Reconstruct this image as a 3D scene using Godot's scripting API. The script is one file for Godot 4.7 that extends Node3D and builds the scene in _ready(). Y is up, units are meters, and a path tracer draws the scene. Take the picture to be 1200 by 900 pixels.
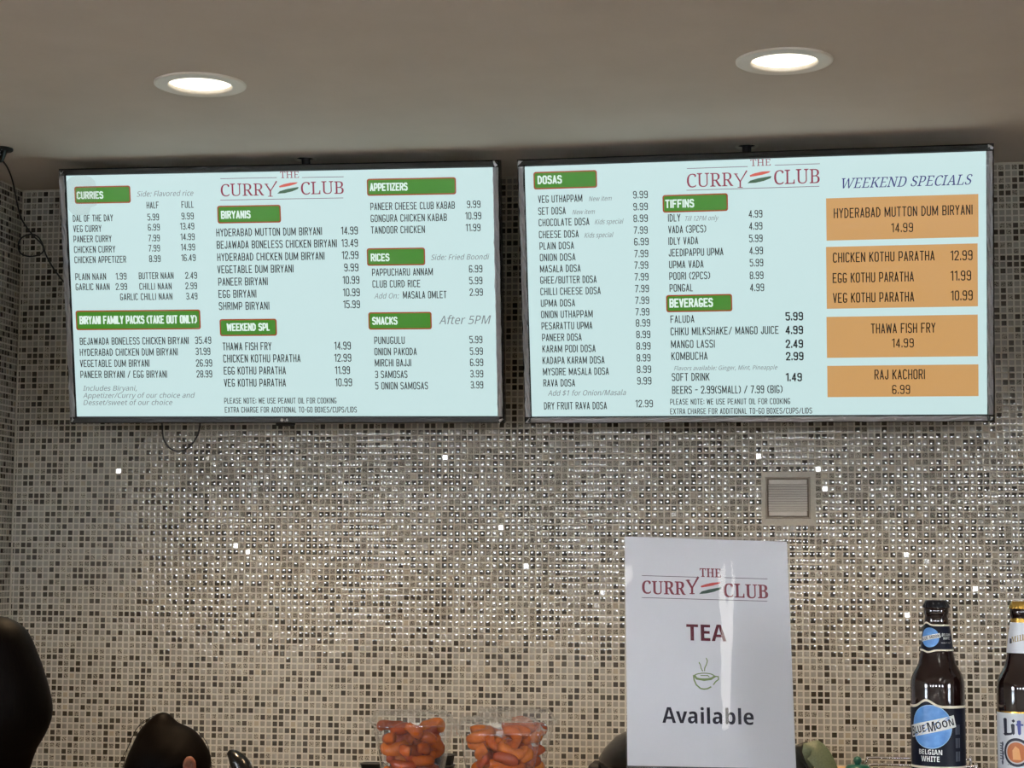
extends Node3D
# Menu screens above a mosaic-tiled wall behind a take-away counter.

const EYE := Vector3(0, 1.6, 4.72136)
const FOCAL := 2169.46            # in pixels of the 1200 x 900 frame
const CEIL := 2.6257
const LEFT := -2.134
const PITCH := 0.0165             # mosaic pitch
const TILE := 0.0130
const COUNTER := 1.3405
const BACK_COUNTER := 0.95

var cam_basis := Basis.from_euler(Vector3(0.0997047, 0.1621857, 0.0059293))
var M := {}
var taken := {}
var rng := RandomNumberGenerator.new()

# ------------------------------------------------------------------ helpers
func ray(x: float, y: float) -> Vector3:
	return cam_basis * Vector3((x - 600.0) / FOCAL, -(y - 450.0) / FOCAL, -1.0)
func at_depth(x: float, y: float, d: float) -> Vector3:
	return EYE + ray(x, y) * d
func on_z(x: float, y: float, z: float) -> Vector3:
	var d := ray(x, y)
	return EYE + d * ((z - EYE.z) / d.z)
func on_y(x: float, y: float, h: float) -> Vector3:
	var d := ray(x, y)
	return EYE + d * ((h - EYE.y) / d.y)

func numbered(called: String) -> String:
	taken[called] = taken.get(called, -1) + 1
	return called if taken[called] == 0 else "%s_%03d" % [called, taken[called]]
func thing(called: String, label: String, category: String, at := Vector3.ZERO, group := "") -> Node3D:
	var o := Node3D.new()
	o.name = numbered(called)
	add_child(o)
	o.position = at
	tag(o, label, category, group)
	return o
func tag(o: Node, label: String, category: String, group := "") -> void:
	o.set_meta("label", label)
	o.set_meta("category", category)
	if group != "":
		o.set_meta("group", group)
func part(called: String, mesh: Mesh, m: Material, parent: Node3D, at := Vector3.ZERO) -> MeshInstance3D:
	var o := MeshInstance3D.new()
	o.name = called
	o.mesh = mesh
	if m != null:
		o.material_override = m
	o.position = at
	parent.add_child(o, true)
	return o
func struct_part(called: String, mesh: Mesh, m: Material) -> MeshInstance3D:
	var o := part(called, mesh, m, self)
	o.set_meta("kind", "structure")
	return o

func mat(c: Color, rough := 0.6, metal := 0.0, spec := 0.5) -> StandardMaterial3D:
	var m := StandardMaterial3D.new()
	m.albedo_color = c
	m.roughness = rough
	m.metallic = metal
	m.metallic_specular = spec
	return m
func rgb(r: int, g: int, b: int) -> Color:
	return Color(r / 255.0, g / 255.0, b / 255.0)
func glow(c: Color, e := 1.0) -> StandardMaterial3D:
	var m := mat(Color(0.02, 0.02, 0.02), 0.35)
	m.emission_enabled = true
	m.emission = c
	m.emission_energy_multiplier = e
	return m
func noise_tex(seed_: int, freq: float, c0: Color, c1: Color, size := 256, octaves := 4, from := 0.0, to := 1.0) -> NoiseTexture2D:
	var n := FastNoiseLite.new()
	n.seed = seed_
	n.frequency = freq
	n.fractal_octaves = octaves
	var g := Gradient.new()
	g.set_color(0, c0)
	g.set_color(1, c1)
	g.set_offset(0, from)
	g.set_offset(1, to)
	var t := NoiseTexture2D.new()
	t.width = size
	t.height = size
	t.seamless = true
	t.noise = n
	t.color_ramp = g
	return t
func textured(m: StandardMaterial3D, t: Texture2D, scale: float) -> StandardMaterial3D:
	m.albedo_texture = t
	m.uv1_triplanar = true
	m.uv1_world_triplanar = true
	m.uv1_scale = Vector3.ONE * scale
	return m

func new_st() -> SurfaceTool:
	var st := SurfaceTool.new()
	st.begin(Mesh.PRIMITIVE_TRIANGLES)
	return st
func quad(st: SurfaceTool, a: Vector3, b: Vector3, c: Vector3, d: Vector3) -> void:
	# a b c d run clockwise seen from the front
	for v in [a, b, c, a, c, d]:
		st.add_vertex(v)
func commit(st: SurfaceTool) -> ArrayMesh:
	st.generate_normals()
	return st.commit()
func box(st: SurfaceTool, c: Vector3, s: Vector3, ch := 0.0, t := Transform3D.IDENTITY) -> void:
	# a box with chamfered edges
	st.set_smooth_group(-1)
	var h := s / 2.0
	ch = minf(ch, minf(h.x, minf(h.y, h.z)) * 0.9)
	for ax in 3:
		var u := (ax + 1) % 3
		var w := (ax + 2) % 3
		for sg in [-1.0, 1.0]:
			var p := []
			for k in [[-1, -1], [1, -1], [1, 1], [-1, 1]]:
				var v := Vector3.ZERO
				v[ax] = sg * h[ax]
				v[u] = k[0] * (h[u] - ch)
				v[w] = k[1] * (h[w] - ch)
				p.append(t * (c + v))
			if sg > 0:
				p.reverse()
			quad(st, p[0], p[1], p[2], p[3])
	if ch <= 0.0:
		return
	for ax in 3:
		var u := (ax + 1) % 3
		var w := (ax + 2) % 3
		for su in [-1.0, 1.0]:
			for sw in [-1.0, 1.0]:
				var p := []
				for k in [-1.0, 1.0]:
					var v1 := Vector3.ZERO
					v1[ax] = k * (h[ax] - ch)
					v1[u] = su * h[u]
					v1[w] = sw * (h[w] - ch)
					var v2 := Vector3.ZERO
					v2[ax] = k * (h[ax] - ch)
					v2[u] = su * (h[u] - ch)
					v2[w] = sw * h[w]
					p.append([t * (c + v1), t * (c + v2)])
				if su * sw > 0:
					quad(st, p[0][0], p[1][0], p[1][1], p[0][1])
				else:
					quad(st, p[0][1], p[1][1], p[1][0], p[0][0])
	for sx in [-1.0, 1.0]:
		for sy in [-1.0, 1.0]:
			for sz in [-1.0, 1.0]:
				var a: Vector3 = t * (c + Vector3(sx * h.x, sy * (h.y - ch), sz * (h.z - ch)))
				var b: Vector3 = t * (c + Vector3(sx * (h.x - ch), sy * h.y, sz * (h.z - ch)))
				var d: Vector3 = t * (c + Vector3(sx * (h.x - ch), sy * (h.y - ch), sz * h.z))
				for v in ([a, d, b] if sx * sy * sz > 0 else [a, b, d]):
					st.add_vertex(v)
func box_mesh(c: Vector3, s: Vector3, ch := 0.0) -> ArrayMesh:
	var st := new_st()
	box(st, c, s, ch)
	return commit(st)
func lathe(profile: Array, n := 40, st: SurfaceTool = null, t := Transform3D.IDENTITY) -> SurfaceTool:
	# profile: Vector2(radius, height) from bottom to top, outer side out
	if st == null:
		st = new_st()
	st.set_smooth_group(0)
	for i in profile.size() - 1:
		var a: Vector2 = profile[i]
		var b: Vector2 = profile[i + 1]
		if a.is_equal_approx(b):
			continue
		for k in n:
			var p := TAU * k / n
			var q := TAU * (k + 1) / n
			quad(st, t * Vector3(a.x * cos(p), a.y, a.x * sin(p)), t * Vector3(a.x * cos(q), a.y, a.x * sin(q)), t * Vector3(b.x * cos(q), b.y, b.x * sin(q)), t * Vector3(b.x * cos(p), b.y, b.x * sin(p)))
	return st
func lathe_mesh(profile: Array, n := 40) -> ArrayMesh:
	return commit(lathe(profile, n))
func tube(st: SurfaceTool, pts: Array, radii, n := 8, closed := false) -> void:
	st.set_smooth_group(0)
	var m := pts.size()
	var rings := []
	var up := Vector3.UP
	for i in m:
		var a: Vector3 = pts[(i - 1 + m) % m] if closed else pts[maxi(i - 1, 0)]
		var b: Vector3 = pts[(i + 1) % m] if closed else pts[mini(i + 1, m - 1)]
		var d := (b - a).normalized()
		if i == 0:
			up = Vector3.RIGHT if absf(d.y) > 0.9 else Vector3.UP
		var x := d.cross(up).normalized()
		up = x.cross(d).normalized()
		var r: float = radii[i] if radii is Array else radii
		var ring := []
		for k in n:
			ring.append(pts[i] + (x * cos(TAU * k / n) + up * sin(TAU * k / n)) * r)
		rings.append(ring)
	for i in (m if closed else m - 1):
		var j := (i + 1) % m
		for k in n:
			var l := (k + 1) % n
			quad(st, rings[i][k], rings[j][k], rings[j][l], rings[i][l])
	if not closed:
		for k in n:
			var l := (k + 1) % n
			for v in [pts[0], rings[0][k], rings[0][l]]:
				st.add_vertex(v)
			for v in [pts[m - 1], rings[m - 1][l], rings[m - 1][k]]:
				st.add_vertex(v)
func tube_mesh(pts: Array, radii, n := 8, closed := false) -> ArrayMesh:
	var st := new_st()
	tube(st, pts, radii, n, closed)
	return commit(st)
func spline(pts: Array, per := 8) -> Array:
	var out := []
	for i in pts.size() - 1:
		var a: Vector3 = pts[maxi(i - 1, 0)]
		var d: Vector3 = pts[mini(i + 2, pts.size() - 1)]
		for k in per:
			out.append((pts[i] as Vector3).cubic_interpolate(pts[i + 1], a, d, float(k) / per))
	out.append(pts[-1])
	return out

# ------------------------------------------------------------------ print: flat shapes gathered as 2-D triangles, laid on a surface
const GLYPHS := {
	"A": [4, "00.28.40", "12.32"], "B": [4, "00.08.38.47.45.34.04", "34.43.41.30.00"], "C": [4, "47.38.18.07.01.10.30.41"],
	"D": [4, "00.08.28.46.42.20.00"], "E": [4, "48.08.00.40", "04.34"], "F": [4, "48.08.00", "04.34"], "G": [4, "47.38.18.07.01.10.30.41.43.23"],
	"H": [4, "00.08", "40.48", "04.44"], "I": [0, "00.08"], "J": [3, "38.31.20.10.01.02"], "K": [4, "00.08", "48.03", "15.40"], "L": [3, "08.00.30"],
	"M": [6, "00.08.31.68.60"], "N": [4, "00.08.40.48"], "O": [4, "10.01.07.18.38.47.41.30.10"], "P": [4, "00.08.38.47.44.33.03"],
	"Q": [4, "10.01.07.18.38.47.41.30.10", "22.40"], "R": [4, "00.08.38.47.45.34.04", "24.40"], "S": [4, "47.38.18.07.05.34.43.41.30.10.01"],
	"T": [4, "08.48", "20.28"], "U": [4, "08.01.10.30.41.48"], "V": [4, "08.20.48"], "W": [6, "08.10.37.50.68"], "X": [4, "00.48", "08.40"],
	"Y": [4, "08.24.48", "24.20"], "Z": [4, "08.48.00.40"],
	"0": [4, "10.01.07.18.38.47.41.30.10"], "1": [2, "07.28.20"], "2": [4, "06.07.18.38.47.45.00.40"], "3": [4, "07.18.38.47.45.34.14", "34.43.41.30.10.01"],
	"4": [4, "30.38.02.42"], "5": [4, "48.08.05.35.44.41.30.10.01"], "6": [4, "47.38.18.07.01.10.30.41.43.34.14.03"], "7": [4, "08.48.10"],
	"8": [4, "14.05.07.18.38.47.45.34.14.03.01.10.30.41.43.34"], "9": [4, "01.10.30.41.47.38.18.07.05.14.34.45"],
	".": [0, "00.01"], ",": [0, "01.00"], ":": [0, "01.02", "05.06"], "/": [4, "00.48"], "(": [2, "28.06.02.20"], ")": [2, "08.26.22.00"], "-": [3, "04.34"], "&": [4, "40.07.18.27.02.10.20.43"],
}
var ink := PackedVector2Array()
func ink_quad(a: Vector2, b: Vector2, c: Vector2, d: Vector2) -> void:
	ink.append_array([a, b, c, a, c, d])
func ink_poly(pts: PackedVector2Array) -> void:
	for i in Geometry2D.triangulate_polygon(pts):
		ink.append(pts[i])
func ink_stroke(pts: Array, w0: float, w1 := -1.0) -> void:
	# a pen stroke whose width may change along its way
	if w1 < 0:
		w1 = w0
	var n := pts.size()
	for i in n - 1:
		var a: Vector2 = pts[i]
		var b: Vector2 = pts[i + 1]
		var d := (b - a).normalized()
		var s := d.orthogonal()
		var wa := lerpf(w0, w1, float(i) / (n - 1)) / 2
		var wb := lerpf(w0, w1, float(i + 1) / (n - 1)) / 2
		a -= d * wa * 0.6
		b += d * wb * 0.6
		ink_quad(a - s * wa, a + s * wa, b + s * wb, b - s * wb)
func ink_round_rect(r: Rect2, rad: float) -> void:
	var pts := PackedVector2Array()
	for c in 4:
		var o := Vector2(r.position.x + (r.size.x - rad if c in [0, 3] else rad), r.position.y + (r.size.y - rad if c < 2 else rad))
		for k in 5:
			var a := PI / 2 * c + PI / 8 * k
			pts.append(o + Vector2(cos(a), sin(a)) * rad)
	ink_poly(pts)
# narrow block capitals, drawn from strokes: left end, right end, middle height, height of the capitals
func ink_gothic(text: String, x0: float, x1: float, y: float, cap: float, weight := 1.0) -> void:
	var total := 0.0
	for ch in text:
		total += 3.9 if ch == " " else GLYPHS[ch][0] + 2.6
	total -= 2.6 - 0.9
	var ux := (x1 - x0) / total
	var w := cap * 0.112 * weight
	var uy := (cap - w) / 8.0
	var x := x0 + ux * 0.45
	for ch in text:
		if ch == " ":
			x += 3.9 * ux
			continue
		var g: Array = GLYPHS[ch]
		for k in range(1, g.size()):
			var pts := []
			for p in (g[k] as String).split("."):
				pts.append(Vector2(x + p.substr(0, 1).to_float() * ux, y - cap / 2 + w / 2 + p.substr(1, 1).to_float() * uy))
			for i in pts.size() - 1:
				var a: Vector2 = pts[i]
				var b: Vector2 = pts[i + 1]
				var d := (b - a).normalized()
				# strokes keep a like weight whichever way they run
				var s := d.orthogonal() * w / 2
				var e := d * w * 0.42
				ink_quad(a - e - s, a - e + s, b + e + s, b + e - s)
		x += (g[0] + 2.6) * ux
var fonts := {}
func ink_font(font: String, text: String, x0: float, x1: float, y: float, cap: float, slant := 0.0, bold := false) -> void:
	# y is the middle of the capitals
	var key := font + str(bold)
	if not fonts.has(key):
		var f := SystemFont.new()
		f.font_names = PackedStringArray([font])
		f.font_weight = 700 if bold else 400
		fonts[key] = f
	var tm := TextMesh.new()
	tm.font = fonts[key]
	tm.font_size = 64
	tm.pixel_size = 0.01
	tm.depth = 0.0
	tm.curve_step = 2.0
	tm.text = "H"
	var hv: PackedVector3Array = tm.get_mesh_arrays()[Mesh.ARRAY_VERTEX]
	var lo := INF
	var hi := -INF
	for v in hv:
		lo = minf(lo, v.y)
		hi = maxf(hi, v.y)
	tm.text = text
	var arr := tm.get_mesh_arrays()
	var vs: PackedVector3Array = arr[Mesh.ARRAY_VERTEX]
	var xl := INF
	var xh := -INF
	var pts := PackedVector2Array()
	for v in vs:
		var p := Vector2(v.x, (v.y - lo) / (hi - lo) * cap)
		xl = minf(xl, p.x)
		xh = maxf(xh, p.x)
		pts.append(p)
	var sx := (x1 - x0 - slant * cap) / (xh - xl)
	var idx: PackedInt32Array = arr[Mesh.ARRAY_INDEX] if arr[Mesh.ARRAY_INDEX] != null else PackedInt32Array(range(vs.size()))
	for i in idx:
		var p := pts[i]
		ink.append(Vector2(x0 + (p.x - xl) * sx + slant * p.y, y - cap / 2 + p.y))
func print_mesh(lay: Callable) -> ArrayMesh:
	# lays the gathered ink on a surface, front faces clockwise
	var st := new_st()
	st.set_smooth_group(-1)
	for i in range(0, ink.size() - 2, 3):
		var a := ink[i]
		var b := ink[i + 1]
		var c := ink[i + 2]
		if (b - a).cross(c - a) > 0:
			var s := b
			b = c
			c = s
		for p in [a, b, c]:
			st.add_vertex(lay.call(p))
	ink = PackedVector2Array()
	return commit(st)
func flat(h: float) -> Callable:
	return func(p: Vector2) -> Vector3: return Vector3(p.x, p.y, h)

# ------------------------------------------------------------------ bodies: a field of tapered capsules and ellipsoids meshed as surface nets
func nets(bones: Array, cell: float, k: float, st: SurfaceTool = null, grow := 0.0, lo_y := -INF, hi_y := INF) -> SurfaceTool:
	if st == null:
		st = new_st()
	st.set_smooth_group(0)
	var lo := Vector3.ONE * INF
	var hi := -Vector3.ONE * INF
	for b in bones:
		for q in ([[b[0], Vector3.ONE * b[2]], [b[1], Vector3.ONE * b[3]]] if b.size() == 4 else [[b[0], b[1]]]):
			lo = lo.min(q[0] - q[1])
			hi = hi.max(q[0] + q[1])
	lo -= Vector3.ONE * (cell * 2 + grow)
	hi += Vector3.ONE * (cell * 2 + grow)
	lo.y = maxf(lo.y, lo_y - cell)
	hi.y = minf(hi.y, hi_y + cell)
	var n := Vector3i(((hi - lo) / cell).ceil()) + Vector3i.ONE
	var v := PackedFloat32Array()
	v.resize(n.x * n.y * n.z)
	v.fill(1.0)
	for b in bones:
		# each bone only touches the cells round it
		var ell: bool = b.size() == 2
		var p0: Vector3 = b[0]
		var ab: Vector3 = Vector3.ZERO if ell else b[1] - b[0]
		var l2 := maxf(ab.length_squared(), 1e-9)
		var ra: float = 0.0 if ell else b[2]
		var rb: float = 0.0 if ell else b[3]
		var rad: Vector3 = b[1] if ell else Vector3.ONE * maxf(ra, rb)
		var short := minf(rad.x, minf(rad.y, rad.z))
		var m := Vector3.ONE * (k + grow + cell * 2)
		var i0 := Vector3i(((p0.min(p0 + ab) - rad - m - lo) / cell).floor()).clamp(Vector3i.ZERO, n - Vector3i.ONE)
		var i1 := Vector3i(((p0.max(p0 + ab) + rad + m - lo) / cell).ceil()).clamp(Vector3i.ZERO, n - Vector3i.ONE)
		for z in range(i0.z, i1.z + 1):
			for y in range(i0.y, i1.y + 1):
				var i := i0.x + n.x * (y + n.y * z)
				for x in range(i0.x, i1.x + 1):
					var p := lo + Vector3(x, y, z) * cell - p0
					var e: float
					if ell:
						e = ((p / rad).length() - 1.0) * short
					else:
						var t := clampf(p.dot(ab) / l2, 0.0, 1.0)
						e = (p - ab * t).length() - ra - (rb - ra) * t
					var d := v[i]
					var h := maxf(k - absf(d - e), 0.0) / k
					v[i] = minf(d, e) - h * h * k * 0.25
					i += 1
	for z in n.z:
		for y in n.y:
			var py := lo.y + y * cell
			for x in n.x:
				var i := x + n.x * (y + n.y * z)
				v[i] = maxf(v[i] - grow, maxf(lo_y - py, py - hi_y))
	var at := {}
	var sx := 1
	var sy := n.x
	var sz := n.x * n.y
	for z in n.z - 1:
		for y in n.y - 1:
			for x in n.x - 1:
				var i := x + sy * y + sz * z
				var s := 0
				var sum := Vector3.ZERO
				var cnt := 0
				var f0 := v[i]
				var any := false
				for c in 8:
					if (v[i + (c & 1) * sx + ((c >> 1) & 1) * sy + ((c >> 2) & 1) * sz] < 0) != (f0 < 0):
						any = true
						break
				if not any:
					continue
				for c in 8:
					var ca := Vector3(c & 1, (c >> 1) & 1, (c >> 2) & 1)
					var fa := v[i + int(ca.x) * sx + int(ca.y) * sy + int(ca.z) * sz]
					for ax in 3:
						if ca[ax] > 0.5:
							continue
						var cb := ca
						cb[ax] = 1
						var fb := v[i + int(cb.x) * sx + int(cb.y) * sy + int(cb.z) * sz]
						if (fa < 0) != (fb < 0):
							sum += ca.lerp(cb, fa / (fa - fb))
							cnt += 1
				at[i] = lo + (Vector3(x, y, z) + sum / cnt) * cell
	for z in range(1, n.z - 1):
		for y in range(1, n.y - 1):
			for x in range(1, n.x - 1):
				var i := x + sy * y + sz * z
				for e in [[sx, sy, sz], [sy, sz, sx], [sz, sx, sy]]:
					var a := v[i]
					var b := v[i + e[0]]
					if (a < 0) == (b < 0):
						continue
					var q := [at[i], at[i - e[1]], at[i - e[1] - e[2]], at[i - e[2]]]
					if a < 0:
						q.reverse()
					quad(st, q[0], q[1], q[2], q[3])
	return st

# ------------------------------------------------------------------
func _ready() -> void:
	rng.seed = 20240611
	# camera
	var cam := Camera3D.new()
	cam.name = "camera"
	cam.position = EYE
	cam.basis = cam_basis
	cam.fov = rad_to_deg(2.0 * atan(450.0 / FOCAL))
	cam.near = 0.05
	cam.far = 400.0
	add_child(cam)
	cam.current = true
	# sky: a bright hazy day, seen through the shop windows behind the camera
	var sm := ProceduralSkyMaterial.new()
	sm.sky_top_color = Color(0.80, 0.86, 0.94)
	sm.sky_horizon_color = Color(0.97, 0.985, 1.0)
	sm.ground_bottom_color = Color(0.3, 0.3, 0.3)
	sm.ground_horizon_color = Color(0.6, 0.6, 0.6)
	sm.sky_energy_multiplier = SKY_ENERGY
	sm.ground_energy_multiplier = 1.0
	var env := Environment.new()
	env.background_mode = Environment.BG_SKY
	env.sky = Sky.new()
	env.sky.sky_material = sm
	env.ambient_light_source = Environment.AMBIENT_SOURCE_DISABLED
	env.tonemap_mode = Environment.TONE_MAPPER_LINEAR
	env.tonemap_exposure = 1.0
	env.sdfgi_enabled = true
	env.ssao_enabled = true
	env.ssil_enabled = true
	var we := WorldEnvironment.new()
	we.name = "world_environment"
	we.environment = env
	add_child(we)
	materials()
	shell()
	mosaic()
	for d in DOWNLIGHTS:
		downlight(d)
	added_led_panel()
	menu_screens()
	wall_vent()
	cables()
	counters()
	paper_sign()
	bottles()
	snack_tubs()
	people()
	clutter()

const SKY_ENERGY := 5.2
const DOWN_ENERGY := 3.0
const DOWNLIGHTS := [[-1.2843, 1.0144, "round recessed ceiling downlight above the screen headed curries"], [-0.0515, 1.0249, "round recessed ceiling downlight above the screen headed dosas"]]

func materials() -> void:
	M.ceiling = textured(mat(Color.WHITE, 0.9), noise_tex(3, 0.02, rgb(203, 195, 185), rgb(209, 201, 191)), 0.8)
	M.grout = textured(mat(Color.WHITE, 0.95), noise_tex(5, 0.06, rgb(190, 183, 168), rgb(206, 199, 184)), 9.0)
	M.glass_tile = mat(Color.WHITE, 0.045, 0.0, 0.57)
	M.glass_tile.vertex_color_use_as_albedo = true
	M.stone_tile = textured(mat(Color.WHITE, 0.55, 0.0, 0.4), noise_tex(9, 0.04, rgb(92, 85, 74), rgb(255, 252, 246), 512, 4, 0.28, 0.56), 12.0)
	M.stone_tile.vertex_color_use_as_albedo = true
	M.flat_tile = mat(Color.WHITE, 0.05, 0.0, 0.9)
	M.flat_tile.vertex_color_use_as_albedo = true
	M.white_wall = textured(mat(Color.WHITE, 0.85), noise_tex(4, 0.03, rgb(206, 200, 190), rgb(214, 208, 198)), 1.0)
	M.floor = textured(mat(Color.WHITE, 0.5), noise_tex(6, 0.03, rgb(184, 172, 156), rgb(202, 190, 174)), 1.5)
	M.caulk = mat(rgb(190, 183, 166), 0.7)
	M.black = mat(rgb(16, 16, 17), 0.22, 0.0, 0.5)
	M.black_matte = mat(rgb(14, 14, 15), 0.6)
	M.cable = mat(rgb(12, 12, 13), 0.5)
	M.chrome = mat(rgb(205, 205, 208), 0.12, 1.0)
	M.trim_white = mat(rgb(232, 226, 214), 0.4)
	M.lamp = glow(Color(1.0, 0.93, 0.80), 2.6)
	M.lamp.emission = Color(1.0, 0.95, 0.86)
	M.print_black = mat(rgb(22, 22, 26), 0.5)
	M.film = mat(Color(0.88, 0.88, 0.90, 0.5), 0.26)
	M.film.transparency = BaseMaterial3D.TRANSPARENCY_ALPHA
	M.clear = mat(Color(1, 1, 1, 0.02), 0.03, 0.0, 0.5)
	M.clear.transparency = BaseMaterial3D.TRANSPARENCY_ALPHA

# ------------------------------------------------------------------ the setting
func shell() -> void:
	var holes := []
	for d in DOWNLIGHTS:
		holes.append([Vector3(d[0], CEIL, d[1]), 0.078, 0.12])
	for c in CANOPIES:
		holes.append([Vector3(c[0], CEIL, c[1]), 0.024, 0.1])
	var ceiling := CSGBox3D.new()
	ceiling.name = "ceiling"
	ceiling.size = Vector3(9.8, 0.2, 9.4)
	ceiling.position = Vector3(-0.4, CEIL + 0.1, 4.5)
	ceiling.material = M.ceiling
	ceiling.set_meta("kind", "structure")
	for h in holes:
		var c := CSGCylinder3D.new()
		c.name = "opening"
		c.radius = h[1]
		c.height = h[2] * 2
		c.sides = 40
		c.operation = CSGShape3D.OPERATION_SUBTRACTION
		c.material = M.trim_white if h[1] > 0.05 else M.black_matte
		c.position = h[0] - ceiling.position
		ceiling.add_child(c, true)
	add_child(ceiling)
	struct_part("floor", box_mesh(Vector3(-0.4, -0.1, 4.5), Vector3(9.8, 0.2, 9.4)), M.floor)
	# side walls of the shop; their windows are unseen, added for more daylight
	var wn := 6
	for e in [["wall_right", 4.3], ["wall_far_left", -5.1]]:
		var sw := new_st()
		box(sw, Vector3(e[1], 1.3, 2.75), Vector3(0.2, 2.7, 5.9))
		box(sw, Vector3(e[1], 1.3, 8.2), Vector3(0.2, 2.7, 2.0))
		box(sw, Vector3(e[1], 0.525, 6.45), Vector3(0.2, 1.15, 1.5))
		box(sw, Vector3(e[1], 2.425, 6.45), Vector3(0.2, 0.45, 1.5))
		struct_part(e[0], commit(sw), M.white_wall)
		var added_window := Node3D.new()
		added_window.name = "unseen_window_%d" % wn
		wn += 1
		added_window.set_meta("kind", "structure")
		add_child(added_window)
		added_window.position = Vector3(e[1], 1.1, 6.45)
		part("pane", box_mesh(Vector3(0, 0.55, 0), Vector3(0.006, 1.1, 1.5)), M.clear, added_window)
		var sf := new_st()
		for k in [-1, 1]:
			box(sf, Vector3(0, 0.55, k * 0.735), Vector3(0.06, 1.1, 0.03), 0.004)
		box(sf, Vector3(0, 0.015, 0), Vector3(0.06, 0.03, 1.44), 0.004)
		box(sf, Vector3(0, 1.085, 0), Vector3(0.06, 0.03, 1.44), 0.004)
		part("window_frame", commit(sf), M.black_matte, added_window)
	# shop front behind the camera: high windows between sill, head and piers
	var st := new_st()
	var sill := 1.72
	var head := 2.20
	var ww := 0.72
	box(st, Vector3(-0.4, sill / 2 - 0.02, 9.1), Vector3(9.2, sill + 0.04, 0.2))
	box(st, Vector3(-0.4, (head + CEIL) / 2, 9.1), Vector3(9.2, CEIL - head, 0.2))
	for i in 6:
		var l := -5.0 if i == 0 else -4.1 + (i - 1) * 1.6 + ww / 2
		var r := 4.2 if i == 5 else -4.1 + i * 1.6 - ww / 2
		box(st, Vector3((l + r) / 2, (sill + head) / 2, 9.1), Vector3(r - l, head - sill, 0.2))
	struct_part("wall_front", commit(st), M.white_wall)
	for i in 5:
		var w := Node3D.new()
		w.name = "unseen_window_%d" % (i + 1)
		w.set_meta("kind", "structure")
		add_child(w)
		w.position = Vector3(-4.1 + i * 1.6, sill, 9.1)
		var hh := head - sill
		part("pane", box_mesh(Vector3(0, hh / 2, 0), Vector3(ww, hh, 0.006)), M.clear, w)
		var fr := new_st()
		for s in [-1, 1]:
			box(fr, Vector3(s * (ww / 2 - 0.015), hh / 2, 0), Vector3(0.03, hh, 0.06), 0.004)
		box(fr, Vector3(0, 0.015, 0), Vector3(ww - 0.06, 0.03, 0.06), 0.004)
		box(fr, Vector3(0, hh - 0.015, 0), Vector3(ww - 0.06, 0.03, 0.06), 0.004)
		part("window_frame", commit(fr), M.black_matte, w)
	# pavement outside
	struct_part("pavement", box_mesh(Vector3(0, -0.26, 20.0), Vector3(140, 0.1, 120.0)), textured(mat(Color.WHITE, 0.9), noise_tex(8, 0.03, rgb(196, 193, 186), rgb(208, 205, 198)), 0.6))
	# plain wall beyond the mosaic
	struct_part("wall_back_plain", box_mesh(Vector3(2.85, 1.3, -0.1), Vector3(2.7, 2.7, 0.2)), M.white_wall)
	struct_part("wall_back_outer", box_mesh(Vector3(-3.667, 1.3, -0.1), Vector3(2.666, 2.7, 0.2)), M.white_wall)

func add_tile(b: Dictionary, o: Vector3, u: Vector3, v: Vector3, n: Vector3, s: Vector2, c: Color, dome: float) -> void:
	# a cushion-shaped tile: domed face and sloping rims; o is the middle of its face plane
	var hx := s.x / 2
	var hy := s.y / 2
	var rim := 0.0007
	var base: int = b.v.size()
	var loose := 0.006 if dome > 0.0 else 0.022
	var tx := n + u * rng.randfn(0, loose) + v * rng.randfn(0, loose)
	var e := rim
	b.v.append(o + n * dome * 0.0025)
	b.n.append(tx.normalized())
	for k in [[-1, -1], [1, -1], [1, 1], [-1, 1]]:
		b.v.append(o + u * (k[0] * (hx - e)) + v * (k[1] * (hy - e)))
		b.n.append((tx + (u * k[0] + v * k[1]) * dome).normalized())
	for k in [[1, 2], [2, 3], [3, 4], [4, 1]]:
		b.i.append_array([base, base + k[1], base + k[0]])
	var ring := [[-1, -1], [1, -1], [1, 1], [-1, 1]]
	for k in 4:
		var p: Array = ring[k]
		var q: Array = ring[(k + 1) % 4]
		var out: Vector3 = (u * (p[0] + q[0]) / 2.0 + v * (p[1] + q[1]) / 2.0)
		var nn: Vector3 = (n * 0.6 + out).normalized()
		var j: int = b.v.size()
		b.v.append(o + u * (p[0] * (hx - e)) + v * (p[1] * (hy - e)))
		b.v.append(o + u * (q[0] * (hx - e)) + v * (q[1] * (hy - e)))
		b.v.append(o + u * (q[0] * hx) + v * (q[1] * hy) - n * 0.0022)
		b.v.append(o + u * (p[0] * hx) + v * (p[1] * hy) - n * 0.0022)
		for w in 4:
			b.n.append(nn)
		b.i.append_array([j, j + 1, j + 2, j, j + 2, j + 3])
	while b.c.size() < b.v.size():
		b.c.append(c)
func bucket() -> Dictionary:
	return {"v": PackedVector3Array(), "n": PackedVector3Array(), "c": PackedColorArray(), "i": PackedInt32Array()}
func bucket_surface(m: ArrayMesh, b: Dictionary, mt: Material) -> void:
	if b.v.is_empty():
		return
	var a := []
	a.resize(Mesh.ARRAY_MAX)
	a[Mesh.ARRAY_VERTEX] = b.v
	a[Mesh.ARRAY_NORMAL] = b.n
	a[Mesh.ARRAY_COLOR] = b.c
	a[Mesh.ARRAY_INDEX] = b.i
	m.add_surface_from_arrays(Mesh.PRIMITIVE_TRIANGLES, a)
	m.surface_set_material(m.get_surface_count() - 1, mt)
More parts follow.
